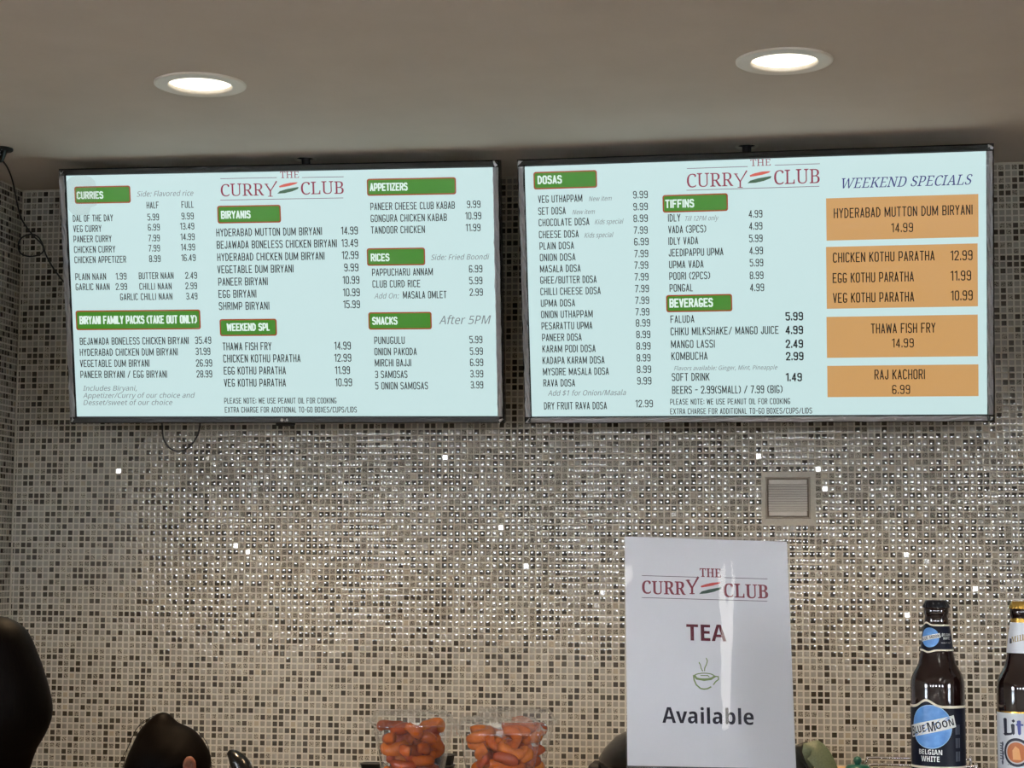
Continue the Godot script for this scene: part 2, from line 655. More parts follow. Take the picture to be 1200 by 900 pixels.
func tile_kind() -> Array:
	# kind and base colour (linear): pale glass, dark glass, flecked stone, a few flat polished ones
	var r := rng.randf()
	var g := rng.randfn(0, 1)
	if r < 0.46:
		var k := 1.0 + 0.07 * g
		return ["pale", Color(0.315 * k, 0.295 * k, 0.255 * k)]
	if r < 0.76:
		var k := 1.0 + 0.16 * g
		return ["dark", Color(0.060 * k, 0.052 * k, 0.040 * k)]
	if r < 0.972:
		var k := 1.0 + 0.14 * g
		return ["stone", Color(0.36 * k, 0.333 * k, 0.285 * k)]
	return ["flat", Color(0.34, 0.32, 0.28) if rng.randf() < 0.5 else Color(0.42, 0.36, 0.27)]
func mosaic() -> void:
	var mats := {"pale": M.glass_tile, "dark": M.glass_tile, "stone": M.stone_tile, "flat": M.flat_tile}
	var domes := {"pale": 0.047, "dark": 0.047, "stone": 0.006, "flat": 0.0}
	# back wall
	var wall := struct_part("wall_back", box_mesh(Vector3((LEFT - 0.2 + 1.5) / 2, 1.31, -0.1012), Vector3(1.7 - LEFT, 2.72, 0.2)), M.grout)
	var kinds := {"pale": bucket(), "dark": bucket(), "stone": bucket(), "flat": bucket()}
	# a few shared tile meshes for the ones that show largest
	var shared := {}
	for k in mats:
		shared[k] = []
	var near := []
	var x0 := LEFT + 0.0068
	var cols := int((1.5 - x0) / PITCH)
	var rows := int((CEIL - 0.955) / PITCH)
	var vent_a := on_z(897, 559, 0)
	var vent_b := on_z(950, 608, 0)
	for cx in range(-1, cols):
		for cy in rows:
			var o := Vector3(x0 + (cx + 0.5) * PITCH, CEIL - 0.0045 - (cy + 0.5) * PITCH + 0.0015, 0)
			var s := Vector2(TILE, TILE)
			if cx < 0:
				o.x = LEFT + 0.0042
				s.x = 0.0042
			o.x += rng.randfn(0, 0.00012)
			o.y += rng.randfn(0, 0.00012)
			if o.x > vent_a.x - 0.009 and o.x < vent_b.x + 0.009 and o.y < vent_a.y + 0.009 and o.y > vent_b.y - 0.009:
				continue
			var kc := tile_kind()
			# the block of tiles that shows largest: 15 x 20 under the right-hand screen
			if cx >= 138 and cx < 153 and cy >= 38 and cy < 58:
				near.append([kc, o])
				continue
			add_tile(kinds[kc[0]], o, Vector3.RIGHT, Vector3.UP, Vector3.BACK, s, kc[1], domes[kc[0]])
	var m := ArrayMesh.new()
	for k in kinds:
		bucket_surface(m, kinds[k], mats[k])
	var stuff := part("mosaic_tiles", m, null, wall)
	stuff.set_meta("kind", "stuff")
	for t in near:
		var k: String = t[0][0]
		if shared[k].size() < 6:
			var b := bucket()
			add_tile(b, Vector3.ZERO, Vector3.RIGHT, Vector3.UP, Vector3.BACK, Vector2(TILE, TILE), t[0][1], domes[k])
			var am := ArrayMesh.new()
			bucket_surface(am, b, mats[k])
			shared[k].append(am)
		part(numbered("tile"), shared[k][rng.randi() % shared[k].size()], null, wall, t[1])
	# left return wall
	var left := struct_part("wall_left", box_mesh(Vector3(LEFT - 0.0762, 1.31, 0.5), Vector3(0.15, 2.72, 1.0)), M.grout)
	kinds = {"pale": bucket(), "dark": bucket(), "stone": bucket(), "flat": bucket()}
	for cz in int(0.97 / PITCH):
		for cy in rows:
			var kc := tile_kind()
			var o := Vector3(LEFT, CEIL - 0.0045 - (cy + 0.5) * PITCH + 0.0015, 0.004 + (cz + 0.5) * PITCH)
			add_tile(kinds[kc[0]], o, Vector3.FORWARD, Vector3.UP, Vector3.RIGHT, Vector2(TILE, TILE), kc[1], domes[kc[0]])
	m = ArrayMesh.new()
	for k in kinds:
		bucket_surface(m, kinds[k], mats[k])
	part("mosaic_tiles", m, null, left).set_meta("kind", "stuff")
	# caulk line under the ceiling
	struct_part("trim_1", box_mesh(Vector3((LEFT + 1.5) / 2, CEIL - 0.002, 0.0015), Vector3(1.5 - LEFT, 0.004, 0.003)), M.caulk)

# ------------------------------------------------------------------ ceiling fittings
func downlight(d: Array) -> void:
	var t := thing("recessed_downlight", d[2], "light", Vector3(d[0], CEIL, d[1]))
	# flange: a flat ring with a raised outer lip
	part("trim_ring", lathe_mesh([Vector2(0.066, 0.004), Vector2(0.0665, -0.003), Vector2(0.070, -0.0055), Vector2(0.090, -0.0035), Vector2(0.094, -0.0045), Vector2(0.0975, -0.003), Vector2(0.098, 0.0)].duplicate(), 56), M.trim_white, t)
	part("reflector", lathe_mesh([Vector2(0.052, 0.052), Vector2(0.058, 0.03), Vector2(0.0655, 0.003)], 48), M.lamp, t)
	part("bulb", lathe_mesh([Vector2(0.0005, 0.016), Vector2(0.02, 0.019), Vector2(0.036, 0.027), Vector2(0.044, 0.040), Vector2(0.045, 0.054)], 40), M.lamp, t)
	part("housing", lathe_mesh([Vector2(0.0005, 0.056), Vector2(0.052, 0.056), Vector2(0.053, 0.052)], 40), M.trim_white, t)
	var l := SpotLight3D.new()
	l.name = "lamp_light"
	l.light_color = Color(1.0, 0.86, 0.68)
	l.light_energy = DOWN_ENERGY
	l.spot_angle = 54.0
	l.spot_angle_attenuation = 1.0
	l.spot_range = 12.0
	l.spot_attenuation = 2.0
	l.light_size = 0.05
	l.shadow_enabled = true
	l.rotation = Vector3(-PI / 2, 0, 0)
	l.position = Vector3(0, -0.008, 0)
	t.add_child(l)

func added_led_panel() -> void:
	# unseen ceiling panel, added to give the sign's plastic sleeve its glare
	var t := thing("added_ceiling_panel_light", "added unseen white ceiling light panel above the customers' side", "light", Vector3(0.55, CEIL, 4.9))
	part("frame", box_mesh(Vector3(0, -0.012, 0), Vector3(0.34, 0.024, 1.24), 0.004), M.trim_white, t)
	part("lamp_diffuser", box_mesh(Vector3(0, -0.025, 0), Vector3(0.30, 0.003, 1.20)), glow(Color(1.0, 0.98, 0.94), 1.5), t)
	var al := AreaLight3D.new()
	al.name = "added_panel_light"
	al.area_size = Vector2(0.30, 1.20)
	al.light_color = Color(1.0, 0.98, 0.94)
	al.light_energy = 0.5
	al.area_range = 12.0
	al.area_attenuation = 2.0
	al.shadow_enabled = true
	al.position = Vector3(0, -0.03, 0)
	al.rotation = Vector3(-PI / 2, 0, 0)
	t.add_child(al)

const CANOPIES := [[-1.2589, 0.2780], [-0.1543, 0.2680]]

# ------------------------------------------------------------------ menu screens
var scr_at := Transform3D.IDENTITY
func on_screen(x: float, y: float) -> Vector2:
	# the point of the screen's plane that a pixel of the photograph shows, in the screen's own metres
	var n := scr_at.basis.z
	var d := ray(x, y)
	var p := EYE + d * ((scr_at.origin - EYE).dot(n) / d.dot(n))
	var q := scr_at.affine_inverse() * p
	return Vector2(q.x, q.y)
func say(text: String, x0: float, x1: float, y: float, cap: float, weight := 1.0) -> void:
	var a := on_screen(x0, y)
	var b := on_screen(x1, y)
	var h := on_screen(x0, y - cap / 2).y - on_screen(x0, y + cap / 2).y
	ink_gothic(text, a.x, b.x, a.y, h, weight)
func say_font(font: String, text: String, x0: float, x1: float, y: float, cap: float, slant := 0.0, bold := false) -> void:
	var a := on_screen(x0, y)
	var b := on_screen(x1, y)
	var h := on_screen(x0, y - cap / 2).y - on_screen(x0, y + cap / 2).y
	ink_font(font, text, a.x, b.x, a.y, h, slant, bold)
func px_rect(x0: float, y0: float, x1: float, y1: float) -> Rect2:
	var a := on_screen(x0, y0)
	var b := on_screen(x1, y1)
	# rows of the screen run level: the right end takes its height from the left
	var bl := on_screen(x0, y1)
	return Rect2(a.x, bl.y, b.x - a.x, a.y - bl.y)
func rows_of(list: Array, cap: float, weight := 1.0) -> void:
	for l in list:
		say(l[0], l[1], l[2], l[3], l[4] if l.size() > 4 else cap, weight)
func heading(screen: Node3D, text: String, r: Array, tx: Array) -> void:
	var rect := px_rect(r[0], r[1], r[2], r[3])
	ink_round_rect(rect, 0.006)
	part("heading_border", print_mesh(flat(0.0004)), M.scr_rust, screen)
	ink_round_rect(rect.grow(-0.0034), 0.004)
	part("heading_panel", print_mesh(flat(0.0007)), M.scr_green, screen)
	say(text, tx[0], tx[1], tx[2], tx[3], 1.62)
	part("heading_lettering", print_mesh(flat(0.0010)), M.scr_white, screen)
func club_logo(parent: Node3D, h: float, m: Dictionary, g: Dictionary) -> void:
	# restaurant emblem: two rules, serif words, two leaf-shaped strokes of a flag
	for l in g.rules:
		var a := on_screen(l[0], l[2])
		var b := on_screen(l[1], l[2])
		ink_quad(Vector2(a.x, a.y - g.w), Vector2(a.x, a.y + g.w), Vector2(b.x, a.y + g.w), Vector2(b.x, a.y - g.w))
	part("emblem_rules", print_mesh(flat(h)), m.rule, parent)
	say_font("Droid Serif", "CURR", g.curry[0], lerpf(g.curry[0], g.curry[1], 0.775), g.curry[2], g.curry[3], 0.0, g.has("bold"))
	# the Y lifts its right arm into a flourish
	var y0 := lerpf(g.curry[0], g.curry[1], 0.785)
	var yc: float = g.curry[2]
	var hh: float = g.curry[3] / 2
	var yw: float = g.curry[1] - y0
	var sw: float = absf(on_screen(y0, yc - 1).y - on_screen(y0, yc + 1).y) / 2 * g.pen
	ink_stroke([on_screen(y0 + yw * 0.12, yc - hh), on_screen(y0 + yw * 0.5, yc + hh * 0.15), on_screen(y0 + yw * 0.5, yc + hh)], sw * 1.7)
	ink_stroke([on_screen(y0 + yw * 0.5, yc + hh * 0.15), on_screen(y0 + yw * 0.8, yc - hh * 0.8), on_screen(y0 + yw, yc - hh * 1.45)], sw * 1.1, sw * 1.6)
	ink_stroke([on_screen(y0 + yw * 0.32, yc + hh), on_screen(y0 + yw * 0.68, yc + hh)], sw * 0.8)
	ink_stroke([on_screen(y0, yc - hh), on_screen(y0 + yw * 0.3, yc - hh)], sw * 0.8)
	say_font("Droid Serif", "CLUB", g.club[0], g.club[1], g.club[2], g.club[3], 0.0, g.has("bold"))
	say_font("Droid Serif", "THE", g.the[0], g.the[1], g.the[2], g.the[3], 0.0, g.has("bold"))
	part("emblem_lettering", print_mesh(flat(h)), m.maroon, parent)
	for k in 2:
		var f: Array = g.flag[k]
		var pts := PackedVector2Array()
		var shape := [[0.0, 0.72], [0.25, 0.38], [0.6, 0.1], [1.0, 0.0], [0.92, 0.3], [0.6, 0.66], [0.3, 0.86], [0.03, 1.0]] if k == 0 else [[0.0, 1.0], [0.12, 0.62], [0.45, 0.32], [1.0, 0.0], [0.97, 0.3], [0.7, 0.66], [0.35, 0.92]]
		for s in shape:
			pts.append(on_screen(lerpf(f[0], f[1], s[0]), lerpf(f[2], f[3], s[1])))
		ink_poly(pts)
		part("emblem_stroke", print_mesh(flat(h)), m.red if k == 0 else m.green, parent)

func menu_screen(label: String, at: Vector3, turn: Vector3) -> Array:
	var t := thing("menu_screen", label, "television", at)
	t.rotation = turn
	var w := 1.095
	var h := w * 9.0 / 16.0
	scr_at = t.transform
	# frame: four mitred bars with a sloping inner face
	var b := 0.0175
	var st := new_st()
	st.set_smooth_group(-1)
	var prof := [[0.0, 0.0005], [0.003, 0.0045], [b - 0.003, 0.006], [b, 0.003], [b, -0.026]]
	for i in 4:
		for k in prof.size() - 1:
			var p := []
			for e in [[i, prof[k]], [i, prof[k + 1]], [(i + 1) % 4, prof[k + 1]], [(i + 1) % 4, prof[k]]]:
				var sx: float = [-1, 1, 1, -1][e[0]]
				var sy: float = [1, 1, -1, -1][e[0]]
				p.append(Vector3(sx * (w / 2 + e[1][0]), sy * (h / 2 + e[1][0]), e[1][1]))
			quad(st, p[0], p[1], p[2], p[3])
	part("bezel", commit(st), M.black, t)
	st = new_st()
	box(st, Vector3(0, 0, -0.017), Vector3(w + 0.030, h + 0.030, 0.03), 0.006)
	box(st, Vector3(0, -0.11, -0.042), Vector3(w * 0.72, h * 0.5, 0.026), 0.01)
	part("back_shell", commit(st), M.black_matte, t)
	ink_quad(Vector2(-w / 2, -h / 2), Vector2(-w / 2, h / 2), Vector2(w / 2, h / 2), Vector2(w / 2, -h / 2))
	var screen := part("screen", print_mesh(flat(0.0)), M.scr_white_blue, t)
	# screw-on arm plate behind the panel
	part("mount_plate", box_mesh(Vector3(0, 0.05, -0.036), Vector3(0.24, 0.12, 0.008), 0.002), M.black_matte, t)
	# the panel's light
	var al := AreaLight3D.new()
	al.name = "screen_light"
	al.area_size = Vector2(w, h)
	al.light_color = Color(0.80, 0.93, 0.95)
	al.light_energy = 0.02
	al.area_range = 12.0
	al.area_attenuation = 2.0
	al.shadow_enabled = true
	al.position = Vector3(0, 0, 0.009)
	al.rotation = Vector3(0, PI, 0)
	t.add_child(al)
	return [t, screen, w, h]

func film_strip(t: Node3D, a: Vector3, b: Vector3, wide: Vector3, n: int, lift: float, bits := 1.0) -> void:
	# a ribbon of shipping film left on the frame, crumpled along its length
	var st := new_st()
	st.set_smooth_group(-1)
	var prev := []
	for i in n + 1:
		var c := a.lerp(b, float(i) / n)
		var row := []
		for j in 4:
			row.append(c + wide * (j / 3.0 + rng.randfn(0, 0.03)) + Vector3(0, 0, lift + rng.randf() * 0.0060 * bits))
		if i > 0:
			for j in 3:
				quad(st, prev[j], row[j], row[j + 1], prev[j + 1])
		prev = row
	part("protective_film", commit(st), M.film, t)
func film_curl(t: Node3D, at: Vector3, s: float) -> void:
	var st := new_st()
	st.set_smooth_group(-1)
	var pts := []
	for i in 7:
		pts.append(at + Vector3(rng.randf_range(-1, 1), rng.randf_range(-1, 1), rng.randf_range(0.05, 0.7)) * s)
	for i in 5:
		for v in [pts[i], pts[i + 1], pts[i + 2]]:
			st.add_vertex(v)
	part("film_scrap", commit(st), M.film_bright, t)

func menu_screens() -> void:
	M.scr_white_blue = glow(rgb(198, 225, 225))
	M.scr_green = glow(rgb(64, 132, 36))
	M.scr_rust = glow(rgb(150, 66, 34))
	M.scr_white = glow(rgb(222, 240, 232))
	M.scr_orange = glow(rgb(201, 154, 96))
	M.scr_grey = glow(rgb(118, 128, 132))
	M.scr_maroon = glow(rgb(138, 40, 66))
	M.scr_rule = glow(rgb(112, 84, 104))
	M.scr_red = glow(rgb(206, 92, 78))
	M.scr_flag_green = glow(rgb(66, 98, 74))
	M.scr_navy = glow(rgb(44, 52, 120))
	M.film_glare = mat(Color(0.92, 0.92, 0.9, 0.16), 0.3)
	M.film_glare.transparency = BaseMaterial3D.TRANSPARENCY_ALPHA
	M.film_bright = mat(Color(0.9, 0.9, 0.92, 0.75), 0.25)
	M.film_bright.transparency = BaseMaterial3D.TRANSPARENCY_ALPHA
	var inks := {"maroon": M.scr_maroon, "rule": M.scr_rule, "red": M.scr_red, "green": M.scr_flag_green}
	var italic := "Droid Sans"
	# ---- the left-hand screen
	var a := menu_screen("wall-hung menu screen headed curries, biryanis and snacks", Vector3(-1.3216, 2.2832, 0.2660), Vector3(deg_to_rad(12.10), deg_to_rad(1.25), deg_to_rad(-0.27)))
	var s: Node3D = a[1]
	club_logo(s, 0.0006, inks, {"rules": [[258.3, 324.5, 209.4], [354, 402.8, 208.1], [258.3, 402.3, 234.5]], "w": 0.0007, "pen": 1.0, "curry": [258.8, 324, 222.9, 14.2], "club": [352.8, 402.7, 220.6, 14.6], "the": [328.2, 350.3, 205.0, 7.6], "flag": [[327, 349, 213.5, 219.8], [325, 350, 219.0, 227.0]]})
	heading(s, "CURRIES", [87, 218.6, 153.5, 239], [90.5, 120.7, 229, 8.8])
	heading(s, "BIRYANI FAMILY PACKS (TAKE OUT ONLY)", [88.5, 364, 235.5, 387], [93.8, 230.3, 375.2, 9.8])
	heading(s, "BIRYANIS", [254.4, 241.2, 329.5, 262], [259.5, 293.3, 251.8, 9.4])
	heading(s, "WEEKEND SPL", [257.2, 374, 324.8, 394], [266.3, 315.7, 383.4, 9.2])
	heading(s, "APPETIZERS", [429.7, 209.6, 534.7, 229.6], [433.9, 477.3, 219.4, 9.4])
	heading(s, "RICES", [429.7, 291, 498.5, 311.6], [435, 456, 301.8, 9.2])
	heading(s, "SNACKS", [431.5, 366, 506.2, 386.4], [436.7, 465.4, 376, 9.2])
	rows_of([["HALF", 172, 186, 240.5], ["FULL", 212.8, 226.8, 239.8], ["DAL OF THE DAY", 85.7, 132.3, 256.0], ["5.99", 173, 186.2, 254.5], ["9.99", 212.8, 227, 253.3],
		["VEG CURRY", 86.1, 118.8, 268.2], ["6.99", 173.6, 187.2, 266.4], ["13.49", 211.2, 227.5, 265.2], ["PANEER CURRY", 86.4, 130.7, 280.2], ["7.99", 174, 187.2, 279], ["14.99", 211.7, 228, 277.6],
		["CHICKEN CURRY", 87, 135.1, 292.5], ["7.99", 174.3, 187.4, 290.9], ["14.99", 212.1, 228.5, 289.7], ["CHICKEN APPETIZER", 87.5, 147.7, 304.5], ["8.99", 175, 188.1, 303.2], ["16.49", 212.6, 229.2, 302.1],
		["PLAIN NAAN", 88.5, 124.2, 324.3], ["1.99", 135.8, 148.2, 323.8], ["BUTTER NAAN", 162.9, 203.3, 323.3], ["2.49", 217.3, 230.8, 322.8], ["GARLIC NAAN", 88.9, 128.4, 336.3], ["2.99", 135.8, 148.9, 335.9],
		["CHILLI NAAN", 163.6, 201, 335.7], ["2.99", 217.5, 230.8, 335], ["GARLIC CHILLI NAAN", 141, 201.9, 347.9], ["3.49", 218.4, 231.3, 347.1]], 7.9)
	part("curries_lettering", print_mesh(flat(0.0006)), M.print_black, s)
	rows_of([["BEJAWADA BONELESS CHICKEN BIRYANI", 93.8, 221, 399.9], ["35.49", 228.7, 247.4, 398.8], ["HYDERABAD CHICKEN DUM BIRYANI", 93.8, 208.2, 412.9], ["31.99", 229.4, 246.4, 411.8],
		["VEGETABLE DUM BIRYANI", 94, 175, 425.9], ["26.99", 229.9, 248.5, 425.4], ["PANEER BIRYANI / EGG BIRYANI", 94.5, 195.6, 438.8], ["28.99", 230.6, 248.5, 438.2]], 8.4)
	part("family_packs_lettering", print_mesh(flat(0.0006)), M.print_black, s)
	rows_of([["HYDERABAD MUTTON DUM BIRYANI", 253.7, 377.2, 272.6], ["14.99", 399.8, 419.2, 270.3], ["BEJAWADA BONELESS CHICKEN BIRYANI", 254.2, 394.7, 287.0], ["13.49", 400.3, 419.2, 284.8],
		["HYDERABAD CHICKEN DUM BIRYANI", 254.8, 380.2, 301.4], ["12.99", 400.7, 419.9, 299], ["VEGETABLE DUM BIRYANI", 255, 343.8, 315.8], ["9.99", 403.5, 419.9, 313.5], ["PANEER BIRYANI", 256, 313.6, 330.2], ["10.99", 401.7, 421, 328.2],
		["EGG BIRYANI", 256.3, 300.3, 344.5], ["10.99", 402.1, 421.5, 342.7], ["SHRIMP BIRYANI", 256.7, 315.5, 358.7], ["15.99", 402.4, 421.7, 356.7],
		["THAWA FISH FRY", 261.1, 318, 406], ["14.99", 391.9, 411, 405.1], ["CHICKEN KOTHU PARATHA", 261.8, 352, 420.2], ["12.99", 391.9, 411.5, 419.3], ["EGG KOTHU PARATHA", 262.5, 334.9, 434.3], ["11.99", 392.8, 410, 433.8],
		["VEG KOTHU PARATHA", 262.8, 334.9, 448.5], ["10.99", 393, 412.4, 448], ["PLEASE NOTE: WE USE PEANUT OIL FOR COOKING", 263, 394.2, 469.6, 6.7], ["EXTRA CHARGE FOR ADDITIONAL TO-GO BOXES/CUPS/LIDS", 263.7, 418, 480.2, 6.7]], 9.2)
	part("biryanis_lettering", print_mesh(flat(0.0006)), M.print_black, s)
	rows_of([["PANEER CHEESE CLUB KABAB", 434.3, 532.8, 242], ["9.99", 547.3, 562.9, 239.5], ["GONGURA CHICKEN KABAB", 434.6, 523.5, 256], ["10.99", 545.4, 563.8, 253], ["TANDOOR CHICKEN", 434.8, 497.8, 269.6], ["11.99", 545.9, 562.9, 266.8],
		["PAPPUCHARU ANNAM", 436.2, 507.1, 319.1], ["6.99", 549.8, 565.2, 315.1], ["CLUB CURD RICE", 436.7, 492.4, 332.8], ["5.99", 550, 565.2, 328.9], ["MASALA OMLET", 472.4, 523.2, 345.6], ["2.99", 550.5, 565.7, 342.4],
		["PUNUGULU", 438.8, 474.2, 398.9], ["5.99", 550.3, 565.2, 398], ["ONION PAKODA", 439, 488.2, 412.1], ["5.99", 550.8, 565.7, 411.6], ["MIRCHI BAJJI", 439.5, 481.7, 425.2], ["6.99", 551, 566.2, 424.7],
		["3 SAMOSAS", 439.7, 477.3, 438.8], ["3.99", 551.2, 566.2, 438], ["5 ONION SAMOSAS", 440, 501.3, 452.1], ["3.99", 551.7, 566.2, 451]], 8.6)
	part("snacks_lettering", print_mesh(flat(0.0006)), M.print_black, s)
	say_font(italic, "Side: Flavored rice", 160.3, 227.5, 227.4, 6.2, 0.25)
	say_font(italic, "Side: Fried Boondi", 505, 573.6, 301.6, 6.2, 0.25)
	say_font(italic, "Add On:", 438.5, 468.2, 346.8, 6.2, 0.25)
	say_font(italic, "After 5PM", 514.4, 575.5, 375, 9.8, 0.25)
	say_font(italic, "Includes Biryani,", 97.3, 161.5, 455, 5.8, 0.25)
	say_font(italic, "Appetizer/Curry of our choice and", 97.3, 228.5, 463.4, 5.8, 0.25)
	say_font(italic, "Desset/sweet of our choice", 97.8, 202.8, 471.7, 5.8, 0.25)
	part("italic_lettering", print_mesh(flat(0.0006)), M.scr_grey, s)
	screen_extras(a, 328.0)
	# ---- the right-hand screen
	a = menu_screen("wall-hung menu screen headed dosas, tiffins and weekend specials", Vector3(-0.1441, 2.2753, 0.2841), Vector3(deg_to_rad(11.57), deg_to_rad(-2.76), deg_to_rad(-0.37)))
	s = a[1]
	club_logo(s, 0.0006, inks, {"rules": [[805, 876.3, 197.5], [908, 960.8, 193.6], [804.5, 960.3, 223.0]], "w": 0.0007, "pen": 1.0, "curry": [805, 875, 211.7, 15.8], "club": [907.2, 960.5, 207.8, 16.6], "the": [879.5, 903, 190.8, 7.8], "flag": [[878.5, 903, 200.4, 207.2], [876, 904, 206.2, 214.8]]})
	heading(s, "DOSAS", [625, 201.6, 700, 222.2], [630.5, 658, 211, 10])
	heading(s, "TIFFINS", [776.3, 228.6, 853.3, 249.4], [780, 813, 239, 10])
	heading(s, "BEVERAGES", [780.5, 345.8, 858.3, 366], [785, 835, 355.2, 10.6])
	rows_of([["VEG UTHAPPAM", 630.8, 682.3, 233.6], ["9.99", 742, 759, 228.3], ["SET DOSA", 631, 662.8, 247.6], ["9.99", 742.3, 759, 242.3], ["CHOCOLATE DOSA", 631.5, 690.5, 261], ["8.99", 742.5, 759, 256],
		["CHEESE DOSA", 631.8, 678, 275], ["7.99", 742.8, 758.8, 269.8], ["PLAIN DOSA", 632.5, 672.5, 288.4], ["6.99", 743.3, 760, 283.3], ["ONION DOSA", 632.8, 674.3, 301.9], ["7.99", 743.5, 759.5, 297.3],
		["MASALA DOSA", 633, 680.3, 315.2], ["7.99", 743.5, 759.5, 310.8], ["GHEE/BUTTER DOSA", 633.3, 699, 328.4], ["7.99", 743.8, 759.8, 324.5], ["CHILLI CHEESE DOSA", 633.5, 703.8, 341.7], ["7.99", 744.3, 760.3, 338.3],
		["UPMA DOSA", 634, 673.8, 355.4], ["7.99", 744.5, 760.5, 352], ["ONION UTHAPPAM", 634.3, 694.5, 368.6], ["7.99", 744.8, 760.8, 365.5], ["PESARATTU UPMA", 634.8, 694, 382], ["8.99", 745.3, 761.8, 378.5],
		["PANEER DOSA", 635.5, 681.5, 395.5], ["8.99", 745.8, 762, 392], ["KARAM PODI DOSA", 635.8, 697.8, 408.9], ["8.99", 746, 762.3, 405.5], ["KADAPA KARAM DOSA", 636, 708.3, 422.4], ["8.99", 746.3, 762.3, 419.3],
		["MYSORE MASALA DOSA", 636.5, 713.3, 435.6], ["8.99", 746.5, 763, 432.8], ["RAVA DOSA", 637, 673.8, 448.8], ["9.99", 746.8, 763.3, 446.3], ["DRY FRUIT RAVA DOSA", 637.8, 711, 475.6], ["12.99", 744.8, 765, 473]], 8.6)
	part("dosas_lettering", print_mesh(flat(0.0006)), M.print_black, s)
	rows_of([["IDLY", 783, 797.3, 255.4], ["4.99", 877.5, 893.3, 250.8], ["VADA (3PCS)", 783.3, 827.3, 269.1], ["4.99", 878, 893.3, 265], ["IDLY VADA", 783.5, 818, 282.6], ["5.99", 878, 893.5, 279.5],
		["JEEDIPAPPU UPMA", 783.8, 847.5, 296.2], ["4.99", 878.3, 894, 293.8], ["UPMA VADA", 784.3, 824.3, 310.1], ["5.99", 878.8, 894.3, 308], ["POORI (2PCS)", 784.5, 832, 323.6], ["8.99", 878.8, 894.5, 322.8], ["PONGAL", 784.8, 811.8, 337.5], ["4.99", 879, 895.3, 337],
		["FALUDA", 785.8, 813.5, 374.1], ["CHIKU MILKSHAKE/ MANGO JUICE", 786, 912.3, 388.4, 9.2], ["MANGO LASSI", 786.5, 837.5, 403.4, 9.2], ["KOMBUCHA", 787, 829, 417.4, 9.2], ["SOFT DRINK", 787.5, 831.3, 441.9, 9.2], ["BEERS - 2.99(SMALL) / 7.99 (BIG)", 787.8, 916.8, 457, 9.2],
		["PLEASE NOTE: WE USE PEANUT OIL FOR COOKING", 785.5, 925.9, 470.9, 6.8], ["EXTRA CHARGE FOR ADDITIONAL TO-GO BOXES/CUPS/LIDS", 785.5, 951.5, 482, 6.8]], 8.8)
	rows_of([["5.99", 920.8, 940.8, 370.8], ["4.99", 920.8, 940.8, 386.8], ["2.49", 921, 940.8, 403], ["2.99", 921.3, 941.3, 417.5], ["1.49", 921, 939.5, 442]], 9.8, 1.35)
	part("tiffins_lettering", print_mesh(flat(0.0006)), M.print_black, s)
	say_font(italic, "New item", 690, 717.5, 233, 5.4, 0.25)
	say_font(italic, "New item", 670.8, 697.8, 248.6, 5.4, 0.25)
	say_font(italic, "Kids special", 697, 730.8, 260, 5.6, 0.25)
	say_font(italic, "Kids special", 684.8, 719, 275.8, 5.6, 0.25)
	say_font(italic, "Add $1 for Onion/Masala", 642, 734.3, 460.6, 6.2, 0.25)
	say_font(italic, "Till 12PM only", 802, 842.5, 256.2, 5.6, 0.25)
	say_font(italic, "Flavors available: Ginger, Mint, Pineapple", 790, 911.7, 431.6, 5.0, 0.25)
	part("italic_lettering", print_mesh(flat(0.0006)), M.scr_grey, s)
	say_font("Droid Serif", "WEEKEND SPECIALS", 983.5, 1140.5, 215, 11.8, 0.28)
	part("specials_title", print_mesh(flat(0.0006)), M.scr_navy, s)
	for r in [[968, 232.5, 1146.7, 282], [968, 289.4, 1146, 361.9], [968.5, 371.4, 1146, 419.4], [969.3, 428.8, 1146.7, 465.4]]:
		var q := px_rect(r[0], r[1], r[2], r[3])
		ink_quad(q.position, q.position + Vector2(0, q.size.y), q.end, q.position + Vector2(q.size.x, 0))
		part("specials_panel", print_mesh(flat(0.0004)), M.scr_orange, s)
	rows_of([["HYDERABAD MUTTON DUM BIRYANI", 977.3, 1139.5, 250], ["14.99", 1044.5, 1069.9, 267, 10.8], ["CHICKEN KOTHU PARATHA", 976.3, 1095, 302], ["12.99", 1113.9, 1139.5, 299.5], ["EGG KOTHU PARATHA", 976, 1070.7, 325.8], ["11.99", 1114, 1137.9, 323.2],
		["VEG KOTHU PARATHA", 976.3, 1071, 349.2], ["10.99", 1114.4, 1139.7, 346.4], ["THAWA FISH FRY", 1020.8, 1096, 385], ["14.99", 1045.3, 1070.7, 402, 10.6], ["RAJ KACHORI", 1025, 1083.7, 439], ["6.99", 1045.6, 1066.4, 456.4, 10.6]], 11.6, 0.95)
	part("specials_lettering", print_mesh(flat(0.0008)), M.print_black, s)
	screen_extras(a, -1.0)

